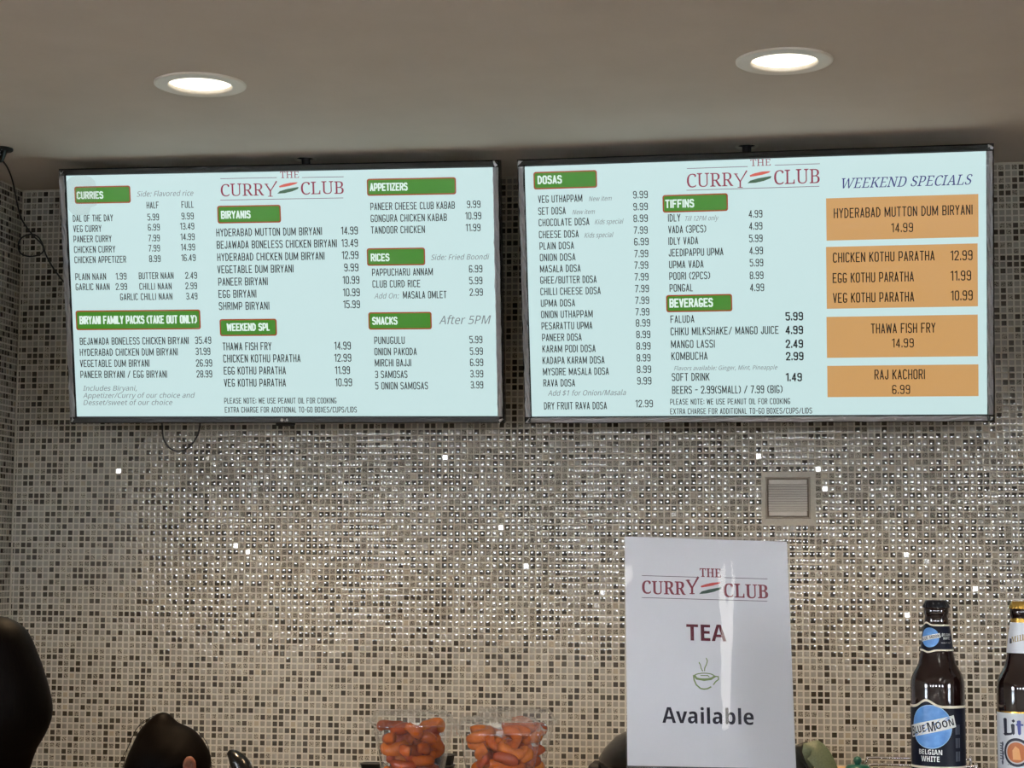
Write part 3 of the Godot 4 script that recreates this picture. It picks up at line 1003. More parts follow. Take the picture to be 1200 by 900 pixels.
func screen_extras(a: Array, logo_x: float) -> void:
	var t: Node3D = a[0]
	var w: float = a[2]
	var h: float = a[3]
	var b := 0.0145
	film_strip(t, Vector3(-w / 2 - b, h / 2, 0), Vector3(-w / 2 - b, -h / 2, 0), Vector3(b * 0.9, 0, 0), 40, 0.0062)
	film_strip(t, Vector3(w / 2 + 0.001, h / 2, 0), Vector3(w / 2 + 0.001, -h / 2, 0), Vector3(b * 0.9, 0, 0), 40, 0.0062)
	for c in [Vector2(-1, 1), Vector2(1, 1), Vector2(1, -1), Vector2(-1, -1)]:
		film_curl(t, Vector3(c.x * (w / 2 + 0.009), c.y * (h / 2 + 0.008), 0.006), 0.008)
	if logo_x > 0:
		# maker's mark under the picture: a disc and two letters
		var p := on_screen(332.5, 491.8)
		var st := new_st()
		lathe(([Vector2(0.0042, 0), Vector2(0.0042, 0.0006), Vector2(0.0002, 0.0006)]), 20, st, Transform3D(Basis(Vector3.RIGHT, PI / 2), Vector3(p.x - 0.003, p.y, 0.0062)))
		part("maker_disc", commit(st), mat(rgb(170, 165, 160), 0.4), t)
		ink_gothic("LG", p.x + 0.003, p.x + 0.0125, p.y, 0.0066, 1.5)
		part("maker_lettering", print_mesh(flat(0.0068)), mat(rgb(180, 176, 172), 0.4), t)
		# loose film at the picture's corner, its glare put in as milky colour
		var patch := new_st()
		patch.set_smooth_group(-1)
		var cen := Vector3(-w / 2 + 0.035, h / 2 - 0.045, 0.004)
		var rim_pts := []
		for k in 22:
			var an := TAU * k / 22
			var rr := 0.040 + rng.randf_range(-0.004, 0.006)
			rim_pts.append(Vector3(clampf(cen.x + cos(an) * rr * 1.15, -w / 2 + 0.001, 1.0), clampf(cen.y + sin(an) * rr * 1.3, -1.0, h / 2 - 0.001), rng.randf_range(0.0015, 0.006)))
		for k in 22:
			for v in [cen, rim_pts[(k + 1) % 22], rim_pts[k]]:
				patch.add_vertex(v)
		part("film_glare_patch", commit(patch), M.film_glare, t)
		part("receiver_window", box_mesh(Vector3(p.x + 0.003, -h / 2 - 0.021, -0.004), Vector3(0.05, 0.009, 0.012), 0.003), M.black, t)
	else:
		film_strip(t, Vector3(-w / 2, -h / 2 - b, 0), Vector3(w / 2, -h / 2 - b, 0), Vector3(0, b * 0.8, 0), 46, 0.0058, 0.7)
		for k in 8:
			film_curl(t, Vector3(rng.randf_range(-0.1, w / 2), -h / 2 - 0.008, 0.006), 0.005)
	# pole from the ceiling to the plate
	var i := 0 if logo_x > 0 else 1
	var c: Array = CANOPIES[i]
	var pole := thing("ceiling_mount", ["black ceiling pole mount holding the curries menu screen", "black ceiling pole mount holding the dosas menu screen"][i], "mount", Vector3(c[0], CEIL, c[1]))
	part("rim", lathe_mesh([Vector2(0.0235, 0.004), Vector2(0.0238, -0.001), Vector2(0.027, -0.0014), Vector2(0.029, 0.0)], 28), M.trim_white, pole)
	var foot: Vector3 = t.transform * Vector3(c[0] - t.position.x, 0.06, -0.045) - pole.position
	part("pole", tube_mesh([Vector3(0, 0.09, -0.004), Vector3(0, -0.002, -0.006), Vector3(0, -0.09, -0.045), foot + Vector3(0, 0, -0.008)], 0.011, 12), M.black_matte, pole)

# ------------------------------------------------------------------ wall things
func wall_vent() -> void:
	var a := on_z(897, 559, 0)
	var b := on_z(950, 608, 0)
	var c := (a + b) / 2
	var w := b.x - a.x
	var h := a.y - b.y
	var t := thing("wall_vent", "small square louvred vent cover set in the mosaic wall", "vent", Vector3(c.x, c.y, 0))
	var beige := mat(rgb(205, 198, 188), 0.45)
	var dark := mat(rgb(112, 98, 82), 0.6)
	part("duct_plate", box_mesh(Vector3(0, 0, -0.001), Vector3(w, h, 0.004)), dark, t)
	var st := new_st()
	for s in [-1, 1]:
		box(st, Vector3(s * (w / 2 - 0.002), 0, 0.003), Vector3(0.004, h, 0.006), 0.001)
		box(st, Vector3(0, s * (h / 2 - 0.002), 0.003), Vector3(w, 0.004, 0.006), 0.001)
	part("frame", commit(st), mat(rgb(160, 148, 132), 0.5), t)
	var ih := h - 0.014
	part("slat", box_mesh(Vector3(0, ih / 2 - 0.006, 0.006), Vector3(w - 0.017, 0.0115, 0.004), 0.001), beige, t)
	part("slat", box_mesh(Vector3(0, -ih / 2 + 0.006, 0.006), Vector3(w - 0.017, 0.0115, 0.004), 0.001), beige, t)
	var n := 11
	var slat := new_st()
	var step := (ih - 0.024) / n
	box(slat, Vector3.ZERO, Vector3(w - 0.015, step * 0.92, 0.0016), 0.0005, Transform3D(Basis(Vector3.RIGHT, deg_to_rad(-24)), Vector3.ZERO))
	var sm := commit(slat)
	for i in n:
		part("slat", sm, beige, t, Vector3(0, ih / 2 - 0.012 - (i + 0.5) * step, 0.006))

func cables() -> void:
	# lead from the ceiling box to the left screen, with a loop
	var z := 0.12
	var pts := [on_z(3.5, 189, 0.40), on_z(9, 197, 0.34), on_z(15, 213, 0.28), on_z(20, 238, 0.22), on_z(26, 258, 0.18), on_z(38, 275, 0.16), on_z(48, 285, 0.155), on_z(51.5, 292, 0.152), on_z(47, 298, 0.15), on_z(35, 300.5, 0.148), on_z(24.5, 297, 0.146), on_z(21.3, 288, 0.144), on_z(25, 279, 0.142), on_z(36, 274.5, 0.14), on_z(45, 278, 0.142), on_z(50.5, 288, 0.146), on_z(54, 299, 0.15), on_z(63, 315, 0.17), on_z(76, 331.5, 0.205), on_z(92, 345, 0.235)]
	var o := part(numbered("power_cable"), tube_mesh(spline(pts, 6), 0.0022, 8), M.cable, self)
	tag(o, "thin black cable looping once beside the curries menu screen", "cable")
	# slack hanging under the left screen
	pts = [on_z(190.5, 484, 0.13), on_z(190, 500, 0.135), on_z(192, 515, 0.14), on_z(199, 525, 0.14), on_z(209, 529, 0.14), on_z(220, 525, 0.14), on_z(230, 513, 0.14), on_z(234, 500, 0.135), on_z(235, 484, 0.13)]
	o = part(numbered("power_cable"), tube_mesh(spline(pts, 6), 0.0021, 8), M.cable, self)
	tag(o, "loop of black cable hanging below the curries menu screen", "cable")
	# black box at the ceiling that the lead comes from: bracket, body and tip
	var p := on_y(1, 174, CEIL)
	var t := thing("ceiling_box", "small black device fixed to ceiling by the left tiled wall", "device", p)
	part("base_plate", lathe_mesh([Vector2(0.0005, -0.006), Vector2(0.028, -0.006), Vector2(0.030, -0.004), Vector2(0.030, 0.0), Vector2(0.0005, 0.0)], 28), M.black_matte, t)
	var st := new_st()
	lathe([Vector2(0.0005, -0.034), Vector2(0.010, -0.033), Vector2(0.013, -0.026), Vector2(0.021, -0.006), Vector2(0.021, -0.005)], 24, st, Transform3D(Basis.IDENTITY, Vector3(-0.004, 0, 0)))
	part("body", commit(st), M.black, t)

# ------------------------------------------------------------------ counters
func counters() -> void:
	var wood := textured(mat(Color.WHITE, 0.4), noise_tex(21, 0.02, rgb(92, 66, 46), rgb(124, 92, 66)), 2.0)
	var stone := textured(mat(Color.WHITE, 0.25), noise_tex(22, 0.08, rgb(60, 58, 56), rgb(96, 92, 88)), 2.0)
	var t := thing("service_counter", "tall service counter that the bottles and paper sign stand on", "counter", Vector3(0.40, 0, 2.60))
	part("worktop", box_mesh(Vector3(0, COUNTER - 0.02, 0), Vector3(2.0, 0.04, 0.50), 0.004), stone, t)
	part("body", box_mesh(Vector3(0, (COUNTER - 0.04 + 0.08) / 2, 0), Vector3(1.94, COUNTER - 0.12, 0.42), 0.004), wood, t)
	part("plinth", box_mesh(Vector3(0, 0.04, 0), Vector3(1.88, 0.08, 0.36)), M.black_matte, t)
	t = thing("back_counter", "low counter along the foot of the mosaic wall", "counter", Vector3(-0.3, 0, 0.31))
	part("worktop", box_mesh(Vector3(0, BACK_COUNTER - 0.02, 0), Vector3(3.5, 0.04, 0.6), 0.004), stone, t)
	part("body", box_mesh(Vector3(0, (BACK_COUNTER - 0.04 + 0.08) / 2, 0), Vector3(3.46, BACK_COUNTER - 0.12, 0.54), 0.004), wood, t)
	part("plinth", box_mesh(Vector3(0, 0.04, 0), Vector3(3.4, 0.08, 0.48)), M.black_matte, t)

# ------------------------------------------------------------------ paper sign
func paper_sign() -> void:
	var at := Vector3(-0.1296, 1.3539, 2.3632)
	var t := thing("tea_sign", "white paper tea sign in a clear stand on the counter", "sign", at)
	t.rotation = Vector3(deg_to_rad(-12.435), deg_to_rad(15.477), deg_to_rad(-1.398))
	scr_at = t.transform
	var w := 0.216
	var h := 0.2948
	var paper := textured(mat(Color.WHITE, 0.55), noise_tex(31, 0.01, rgb(210, 209, 214), rgb(216, 215, 220)), 3.0)
	var sheet := part("paper", box_mesh(Vector3(0, h / 2, 0), Vector3(w - 0.002, h - 0.003, 0.0008)), paper, t)
	var clear: Material = M.clear
	part("back_sheet", box_mesh(Vector3(0, h / 2 - 0.004, -0.0028), Vector3(w, h + 0.008, 0.002), 0.0006), clear, t)
	# the loose front sleeve: slightly buckled clear plastic
	var nz := FastNoiseLite.new()
	nz.seed = 12
	nz.frequency = 5.0
	var st := new_st()
	st.set_smooth_group(0)
	var nx := 36
	var ny := 48
	var pos := func(i: int, j: int) -> Vector3:
		var u := (float(i) / nx - 0.5) * w
		var v := float(j) / ny * h
		var edge := minf(1.0, minf(w / 2 - absf(u), minf(v, h - v)) / 0.02)
		var ridge := exp(-pow((u - 0.034 - (v - 0.15) * 0.05) / 0.015, 2.0)) * 0.0028 * smoothstep(0.0, 0.05, v)
		return Vector3(u, v, 0.0022 + edge * (0.0005 * (nz.get_noise_2d(u * 2.0, v) + 0.5) + ridge))
	for i in nx:
		for j in ny:
			quad(st, pos.call(i, j), pos.call(i, j + 1), pos.call(i + 1, j + 1), pos.call(i + 1, j))
	part("clear_sleeve", commit(st), clear, t)
	# top lip and foot of the stand
	part("top_lip", box_mesh(Vector3(0, h + 0.001, -0.0005), Vector3(w, 0.004, 0.006), 0.0015), M.clear, t)
	st = new_st()
	box(st, Vector3(0, -0.0092, 0.030), Vector3(w * 0.96, 0.003, 0.075), 0.001, Transform3D(Basis(Vector3.RIGHT, deg_to_rad(12.435)), Vector3(0, 0, 0)))
	part("foot", commit(st), M.clear, t)
	var inks := {"maroon": mat(rgb(122, 20, 48), 0.6), "rule": mat(rgb(92, 78, 92), 0.6), "red": mat(rgb(196, 66, 62), 0.6), "green": mat(rgb(34, 74, 62), 0.6)}
	var l := 0.0006
	club_logo(sheet, l, inks, {"rules": [[752, 819, 674.6], [848.3, 899.3, 677.0], [752, 898.8, 700.4]], "w": 0.0004, "pen": 1.5, "bold": true, "curry": [752.2, 818, 688, 15.6], "club": [847.8, 899.8, 691.8, 16.4], "the": [819.8, 844.5, 671.0, 10.2], "flag": [[821, 844.5, 682.2, 688.6], [819, 845, 688.2, 696.2]]})
	say_font("Droid Sans", "TEA", 804.3, 851, 741, 19.0, 0.0, true)
	part("tea_lettering", print_mesh(flat(l)), mat(rgb(92, 0, 30), 0.7, 0.0, 0.2), sheet)
	say_font("Droid Sans", "Available", 776, 883, 838.0, 18.0, 0.0, true)
	part("available_lettering", print_mesh(flat(l)), mat(rgb(4, 4, 34), 0.7, 0.0, 0.2), sheet)
	# steaming cup drawn in pen strokes
	var p15 := func(x: float, y: float) -> Vector2: return on_screen(785 + x / 15.0, 765 + y / 15.0)
	var pen := 0.0016
	for c in [[[512, 170], [535, 215], [548, 275], [575, 322]], [[638, 95], [658, 145], [640, 210], [612, 265], [608, 320]]]:
		var pts := []
		for q in c:
			pts.append(p15.call(q[0], q[1]))
		ink_stroke(pts, pen * 0.8)
	var rim := []
	for k in 25:
		var an := TAU * k / 24
		rim.append(p15.call(600 + 172 * cos(an), 410 + 50 * sin(an)))
	ink_stroke(rim, pen * 0.8)
	ink_stroke([p15.call(430, 400), p15.call(470, 455), p15.call(600, 478), p15.call(720, 462), p15.call(790, 415)], pen * 1.6)
	ink_stroke([p15.call(415, 400), p15.call(425, 480), p15.call(465, 565), p15.call(540, 630), p15.call(600, 640), p15.call(660, 632), p15.call(720, 600)], pen * 1.1)
	ink_stroke([p15.call(540, 400), p15.call(665, 402), p15.call(690, 425)], pen * 0.7)
	ink_stroke([p15.call(790, 415), p15.call(850, 420), p15.call(855, 470), p15.call(800, 510), p15.call(765, 560)], pen * 0.9)
	part("cup_drawing", print_mesh(flat(l)), mat(rgb(112, 134, 72), 0.6), sheet)

# ------------------------------------------------------------------ bottles
const BOTTLE := [[0.0, 0.0275], [0.003, 0.0297], [0.006, 0.0305], [0.128, 0.0305], [0.134, 0.0302], [0.139, 0.0292], [0.144, 0.0270], [0.149, 0.0239], [0.154, 0.0215], [0.162, 0.0195], [0.171, 0.0183], [0.190, 0.0161], [0.200, 0.0141], [0.209, 0.0130], [0.2105, 0.0137], [0.212, 0.0142], [0.218, 0.0142], [0.2195, 0.0134], [0.222, 0.0130]]
func radius_at(h: float) -> float:
	for i in BOTTLE.size() - 1:
		if h <= BOTTLE[i + 1][0]:
			return lerpf(BOTTLE[i][1], BOTTLE[i + 1][1], (h - BOTTLE[i][0]) / (BOTTLE[i + 1][0] - BOTTLE[i][0]))
	return 0.013
func wrapped(lift: float) -> Callable:
	return func(p: Vector2) -> Vector3:
		var r := radius_at(p.y)
		var a := p.x / r
		return Vector3(sin(a) * (r + lift), p.y, cos(a) * (r + lift))
func split_ink(limit: float) -> void:
	# cut the gathered triangles small enough to bend round a bottle
	for pass_ in 5:
		var out := PackedVector2Array()
		var cut := false
		for i in range(0, ink.size() - 2, 3):
			var a := ink[i]
			var b := ink[i + 1]
			var c := ink[i + 2]
			var e := [absf(a.x - b.x), absf(b.x - c.x), absf(c.x - a.x)]
			var m: float = e.max()
			if m <= limit:
				out.append_array([a, b, c])
				continue
			cut = true
			if e[1] == m:
				var s := a
				a = b
				b = c
				c = s
			elif e[2] == m:
				var s := a
				a = c
				c = b
				b = s
			var mid := (a + b) / 2
			out.append_array([a, mid, c, mid, b, c])
		ink = out
		if not cut:
			return
func stuck(called: String, m: Material, t: Node3D, lift: float, limit := 0.003) -> MeshInstance3D:
	split_ink(limit)
	return part(called, print_mesh(wrapped(lift)), m, t)
func ink_band(s0: float, s1: float, low: Callable, high: Callable, n := 48) -> void:
	for i in n:
		var a := lerpf(s0, s1, float(i) / n)
		var b := lerpf(s0, s1, float(i + 1) / n)
		var m := 3
		for j in m:
			ink_quad(Vector2(a, lerpf(low.call(a), high.call(a), float(j) / m)), Vector2(a, lerpf(low.call(a), high.call(a), float(j + 1) / m)), Vector2(b, lerpf(low.call(b), high.call(b), float(j + 1) / m)), Vector2(b, lerpf(low.call(b), high.call(b), float(j) / m)))
func ink_disc(c: Vector2, rx: float, ry: float, n := 28) -> void:
	for k in n:
		var p := TAU * k / n
		var q := TAU * (k + 1) / n
		ink.append_array([c, c + Vector2(cos(p) * rx, sin(p) * ry), c + Vector2(cos(q) * rx, sin(q) * ry)])
func tilt_ink(from: int, c: Vector2, angle: float) -> void:
	for i in range(from, ink.size()):
		ink[i] = c + (ink[i] - c).rotated(angle)
func bottle(label: String, px: float, depth: float, cap: Material) -> Node3D:
	var base := at_depth(px, 860, depth)
	var t := thing("beer_bottle", label, "bottle", Vector3(base.x, COUNTER, base.z))
	# the label's middle looks towards the shopper
	t.rotation.y = atan2(EYE.x - base.x, EYE.z - base.z)
	var prof := [Vector2(0.0005, 0.002)]
	for b in BOTTLE:
		prof.append(Vector2(b[1], b[0]))
	part("glass_body", lathe_mesh(prof, 56), M.bottle_glass, t)
	# crown cap with a fluted skirt
	var st := new_st()
	st.set_smooth_group(0)
	var rings := [[0.0150, 0.2185], [0.0148, 0.2205], [0.0138, 0.2235], [0.0128, 0.2258], [0.0118, 0.2268], [0.0004, 0.2270]]
	var n := 84
	for i in rings.size() - 1:
		for k in n:
			var v := []
			for e in [[i, k], [i, k + 1], [i + 1, k + 1], [i + 1, k]]:
				var an: float = TAU * e[1] / n
				var r: float = rings[e[0]][0] + (0.0006 * sin(an * 21) if e[0] < 2 else 0.0)
				v.append(Vector3(cos(an) * r, rings[e[0]][1], sin(an) * r))
			quad(st, v[0], v[1], v[2], v[3])
	part("crown_cap", commit(st), cap, t)
	return t
func bottles() -> void:
	M.bottle_glass = mat(rgb(26, 10, 8), 0.05, 0.0, 0.6)
	var navy := mat(rgb(11, 14, 30), 0.4, 0.0, 0.3)
	var cream := mat(rgb(226, 214, 190), 0.4)
	var blue := textured(mat(Color.WHITE, 0.35), noise_tex(41, 0.03, rgb(74, 132, 200), rgb(112, 164, 222)), 12.0)
	var pale := mat(rgb(226, 226, 220), 0.4)
	# ---- dark blue label
	var t := bottle("brown glass beer bottle with a blue moon disc on navy label", 1099.5, 2.124, mat(rgb(30, 30, 34), 0.3, 0.6))
	var wave := func(s: float) -> float: return 0.1075 + 0.0075 * exp(-pow((s + 0.013) / 0.010, 2.0))
	ink_band(-0.075, 0.075, func(_s): return 0.0385, wave, 100)
	var lab := stuck("body_label", navy, t, 0.0002, 0.01)
	ink_band(-0.075, 0.075, func(s): return wave.call(s) - 0.0022, func(s): return wave.call(s) + 0.0006, 100)
	stuck("cream_edge", cream, lab, 0.0004, 0.01)
	ink_band(-0.075, 0.075, func(_s): return 0.0375, func(_s): return 0.0402, 60)
	stuck("cream_edge", cream, lab, 0.0004, 0.01)
	var c := Vector2(-0.0086, 0.0845)
	ink_disc(c, 0.0246, 0.0246, 40)
	stuck("disc_rim", mat(rgb(150, 190, 225), 0.4), lab, 0.0004)
	ink_disc(c, 0.0238, 0.0238, 40)
	stuck("moon_disc", blue, lab, 0.0006)
	var tilt := deg_to_rad(13.5)
	var n := 0
	ink_quad(c + Vector2(-0.0285, -0.0068), c + Vector2(-0.0290, 0.0068), c + Vector2(0.0290, 0.0068), c + Vector2(0.0290, -0.0068))
	tilt_ink(n, c, tilt)
	stuck("banner", pale, lab, 0.0008)
	ink_font("Droid Sans", "B", c.x - 0.0268, c.x - 0.0216, c.y, 0.0105, 0.0, true)
	ink_font("Droid Sans", "LUE", c.x - 0.0208, c.x - 0.0062, c.y - 0.0002, 0.0078, 0.0, true)
	ink_font("Droid Sans", "M", c.x - 0.0030, c.x + 0.0052, c.y, 0.0105, 0.0, true)
	ink_font("Droid Sans", "OON", c.x + 0.0060, c.x + 0.0268, c.y - 0.0002, 0.0078, 0.0, true)
	tilt_ink(0, c, tilt)
	stuck("brand_lettering", mat(rgb(20, 22, 32), 0.5), lab, 0.0010)
	ink_font("Droid Sans", "BELGIAN", -0.0235, 0.0040, 0.0562, 0.0056, 0.0, true)
	ink_font("Droid Sans", "WHITE", -0.0205, 0.0010, 0.0486, 0.0060, 0.0, true)
	stuck("style_lettering", pale, lab, 0.0004)
	for k in 9:
		ink_band(0.0205 + (k % 3) * 0.0024, 0.0217 + (k % 3) * 0.0024, func(_s): return 0.046 + (k / 3) * 0.015, func(_s): return 0.057 + (k / 3) * 0.015, 1)
	stuck("small_print", mat(rgb(86, 92, 104), 0.5), lab, 0.0004)
	# neck label
	var nw := func(s: float) -> float: return 0.1985 + 0.0030 * exp(-pow((s + 0.0125) / 0.005, 2.0))
	var nl := func(s: float) -> float: return 0.1700 - 0.0022 * exp(-pow((s + 0.010) / 0.006, 2.0))
	ink_band(-0.043, 0.043, nl, nw, 60)
	var neck := stuck("neck_label", navy, t, 0.0002, 0.01)
	ink_band(-0.043, 0.043, func(s): return nw.call(s) - 0.0012, func(s): return nw.call(s) + 0.0008, 60)
	stuck("cream_edge", cream, neck, 0.0004, 0.01)
	ink_band(-0.043, 0.043, func(s): return nl.call(s) - 0.0008, func(s): return nl.call(s) + 0.0012, 60)
	stuck("cream_edge", cream, neck, 0.0004, 0.01)
	c = Vector2(-0.0082, 0.1845)
	ink_disc(c, 0.0112, 0.0112, 32)
	stuck("moon_disc", blue, neck, 0.0005)
	ink_quad(c + Vector2(-0.0125, -0.0024), c + Vector2(-0.0125, 0.0026), c + Vector2(0.0125, 0.0026), c + Vector2(0.0125, -0.0024))
	tilt_ink(0, c, deg_to_rad(12))
	stuck("banner", pale, neck, 0.0007)
	ink_gothic("BLUE MOON", c.x - 0.0115, c.x + 0.0115, c.y, 0.0034, 1.3)
	tilt_ink(0, c, deg_to_rad(12))
	stuck("brand_lettering", mat(rgb(20, 22, 32), 0.5), neck, 0.0009)
	ink_gothic("BELGIAN", 0.0060, 0.0180, 0.1878, 0.0030, 1.3)
	ink_gothic("WHITE", 0.0075, 0.0165, 0.1838, 0.0030, 1.3)
	ink_gothic("WHEAT ALE", 0.0050, 0.0180, 0.1785, 0.0012, 1.3)
	stuck("style_lettering", pale, neck, 0.0004)
	# ---- white label, gold cap
	var gold := mat(rgb(214, 172, 84), 0.25, 0.9)
	var white := mat(rgb(216, 218, 222), 0.35)
	t = bottle("brown glass beer bottle with white label and gold cap", 1201.5, 2.085, gold)
	ink_band(-0.09, 0.09, func(_s): return 0.0400, func(_s): return 0.1030, 100)
	lab = stuck("body_label", white, t, 0.0002, 0.01)
	ink_band(-0.09, 0.09, func(_s): return 0.1030, func(_s): return 0.1048, 60)
	stuck("gold_edge", gold, lab, 0.0003, 0.01)
	ink_band(-0.09, 0.09, func(_s): return 0.0386, func(_s): return 0.0402, 60)
	stuck("gold_edge", gold, lab, 0.0003, 0.01)
	var ink_navy := mat(rgb(18, 22, 44), 0.45)
	# black-letter word: slabs with cut feet
	var word := func(x: float, hh: float, w: float) -> void:
		ink_poly(PackedVector2Array([Vector2(x, 0.0805), Vector2(x + w * 0.5, 0.0790), Vector2(x + w, 0.0805), Vector2(x + w, 0.0795 + hh), Vector2(x + w * 0.4, 0.0805 + hh), Vector2(x - w * 0.3, 0.0795 + hh)]))
	word.call(-0.0250, 0.0170, 0.0040)
	ink_poly(PackedVector2Array([Vector2(-0.0268, 0.0800), Vector2(-0.0240, 0.0778), Vector2(-0.0150, 0.0790), Vector2(-0.0138, 0.0825), Vector2(-0.0165, 0.0812), Vector2(-0.0235, 0.0808)]))
	word.call(-0.0148, 0.0110, 0.0034)
	ink_disc(Vector2(-0.0128, 0.0945), 0.0022, 0.0020, 4)
	stuck("script_lettering", ink_navy, lab, 0.0004)
	word.call(-0.0078, 0.0150, 0.0034)
	ink_quad(Vector2(-0.0098, 0.0895), Vector2(-0.0098, 0.0915), Vector2(-0.0018, 0.0915), Vector2(-0.0018, 0.0895))
	word.call(0.0010, 0.0105, 0.0036)
	ink_quad(Vector2(0.0040, 0.0845), Vector2(0.0040, 0.0865), Vector2(0.0085, 0.0885), Vector2(0.0085, 0.0862))
	ink_quad(Vector2(0.0040, 0.0790), Vector2(0.0040, 0.0815), Vector2(0.0095, 0.0825), Vector2(0.0095, 0.0802))
	stuck("script_lettering", mat(rgb(72, 80, 150), 0.45), lab, 0.0004)
	c = Vector2(-0.0098, 0.0600)
	ink_disc(c, 0.0158, 0.0158, 32)
	var seal := stuck("seal_ring", ink_navy, lab, 0.0004)
	ink_disc(c, 0.0128, 0.0128, 32)
	stuck("seal_band", mat(rgb(196, 190, 186), 0.4), lab, 0.0006)
	ink_disc(c, 0.0112, 0.0112, 32)
	stuck("seal_disc", mat(rgb(190, 104, 52), 0.4), lab, 0.0008)
	ink_poly(PackedVector2Array([c + Vector2(-0.004, -0.008), c + Vector2(-0.0045, 0.002), c + Vector2(-0.001, 0.007), c + Vector2(0.003, 0.004), c + Vector2(0.005, -0.008)]))
	stuck("seal_figure", mat(rgb(226, 160, 96), 0.4), lab, 0.0010)
	ink_gothic("A FINE PILSNER BEER", c.x - 0.011, c.x + 0.011, 0.0463, 0.0020, 1.2)
	for k in 7:
		ink_quad(Vector2(-0.0338, 0.068 - k * 0.0028), Vector2(-0.0338, 0.0692 - k * 0.0028), Vector2(-0.0290, 0.0692 - k * 0.0028), Vector2(-0.0290, 0.068 - k * 0.0028))
	# hop spray at the seal's left
	for k in 5:
		var q := c + Vector2(-0.0185 - 0.0006 * sin(k * 2.0), 0.008 - k * 0.0050)
		ink_disc(q, 0.0018, 0.0030, 6)
	stuck("small_print", mat(rgb(70, 74, 88), 0.5), lab, 0.0004)
	ink_band(-0.045, 0.045, func(_s): return 0.1690, func(_s): return 0.2030, 60)
	neck = stuck("neck_label", white, t, 0.0002, 0.01)
	ink_band(-0.045, 0.045, func(_s): return 0.2030, func(_s): return 0.2075, 40)
	stuck("gold_edge", gold, neck, 0.0002, 0.01)
	ink_font("Droid Serif", "Miller", -0.0155, 0.0105, 0.1865, 0.0062, 0.25, true)
	tilt_ink(0, Vector2(0, 0.1865), deg_to_rad(12))
	stuck("neck_lettering", mat(rgb(150, 128, 70), 0.4), neck, 0.0004)
	ink_quad(Vector2(-0.0175, 0.1795), Vector2(-0.0175, 0.1850), Vector2(-0.0140, 0.1850), Vector2(-0.0140, 0.1795))
	stuck("neck_mark", ink_navy, neck, 0.0004)

# ------------------------------------------------------------------ snack tubs
func rounded_square(half: float, corner: float, y: float) -> Array:
	var out := []
	for c in 4:
		var o := Vector2(half - corner if c in [0, 3] else corner - half, half - corner if c < 2 else corner - half)
		for k in 6:
			var a := PI / 2 * c + PI / 10 * k
			out.append(Vector3(o.x + cos(a) * corner, y, o.y + sin(a) * corner))
	return out
func loft(rings: Array, close_top := false, close_bottom := false) -> ArrayMesh:
	var st := new_st()
	st.set_smooth_group(0)
	for i in rings.size() - 1:
		var a: Array = rings[i]
		var b: Array = rings[i + 1]
		for k in a.size():
			var l := (k + 1) % a.size()
			quad(st, a[k], a[l], b[l], b[k])
	for e in [[close_top, -1], [close_bottom, 0]]:
		if e[0]:
			var r: Array = rings[e[1]]
			var c := Vector3(0, r[0].y, 0)
			for k in r.size():
				var l := (k + 1) % r.size()
				for v in ([c, r[k], r[l]] if e[1] == -1 else [c, r[l], r[k]]):
					st.add_vertex(v)
	return commit(st)
func snack_mesh(kind: int) -> ArrayMesh:
	# plump curled ring, open at one place
	var pts := []
	var radii := []
	var n := 22
	var sweep: float = TAU * [0.86, 0.74, 0.62][kind]
	for i in n:
		var f := float(i) / (n - 1)
		var a: float = sweep * f
		var r := 0.0175 + 0.002 * sin(a * 2 + kind)
		pts.append(Vector3(cos(a) * r, 0.003 * sin(a * 1.5 + kind * 2), sin(a) * r * [0.85, 1.0, 0.7][kind]))
		radii.append((0.0076 + 0.0008 * sin(f * 17 + kind)) * (0.55 + 0.45 * sin(PI * clampf(f * 1.0, 0.06, 0.94)) ** 0.35))
	return tube_mesh(pts, radii, 10)
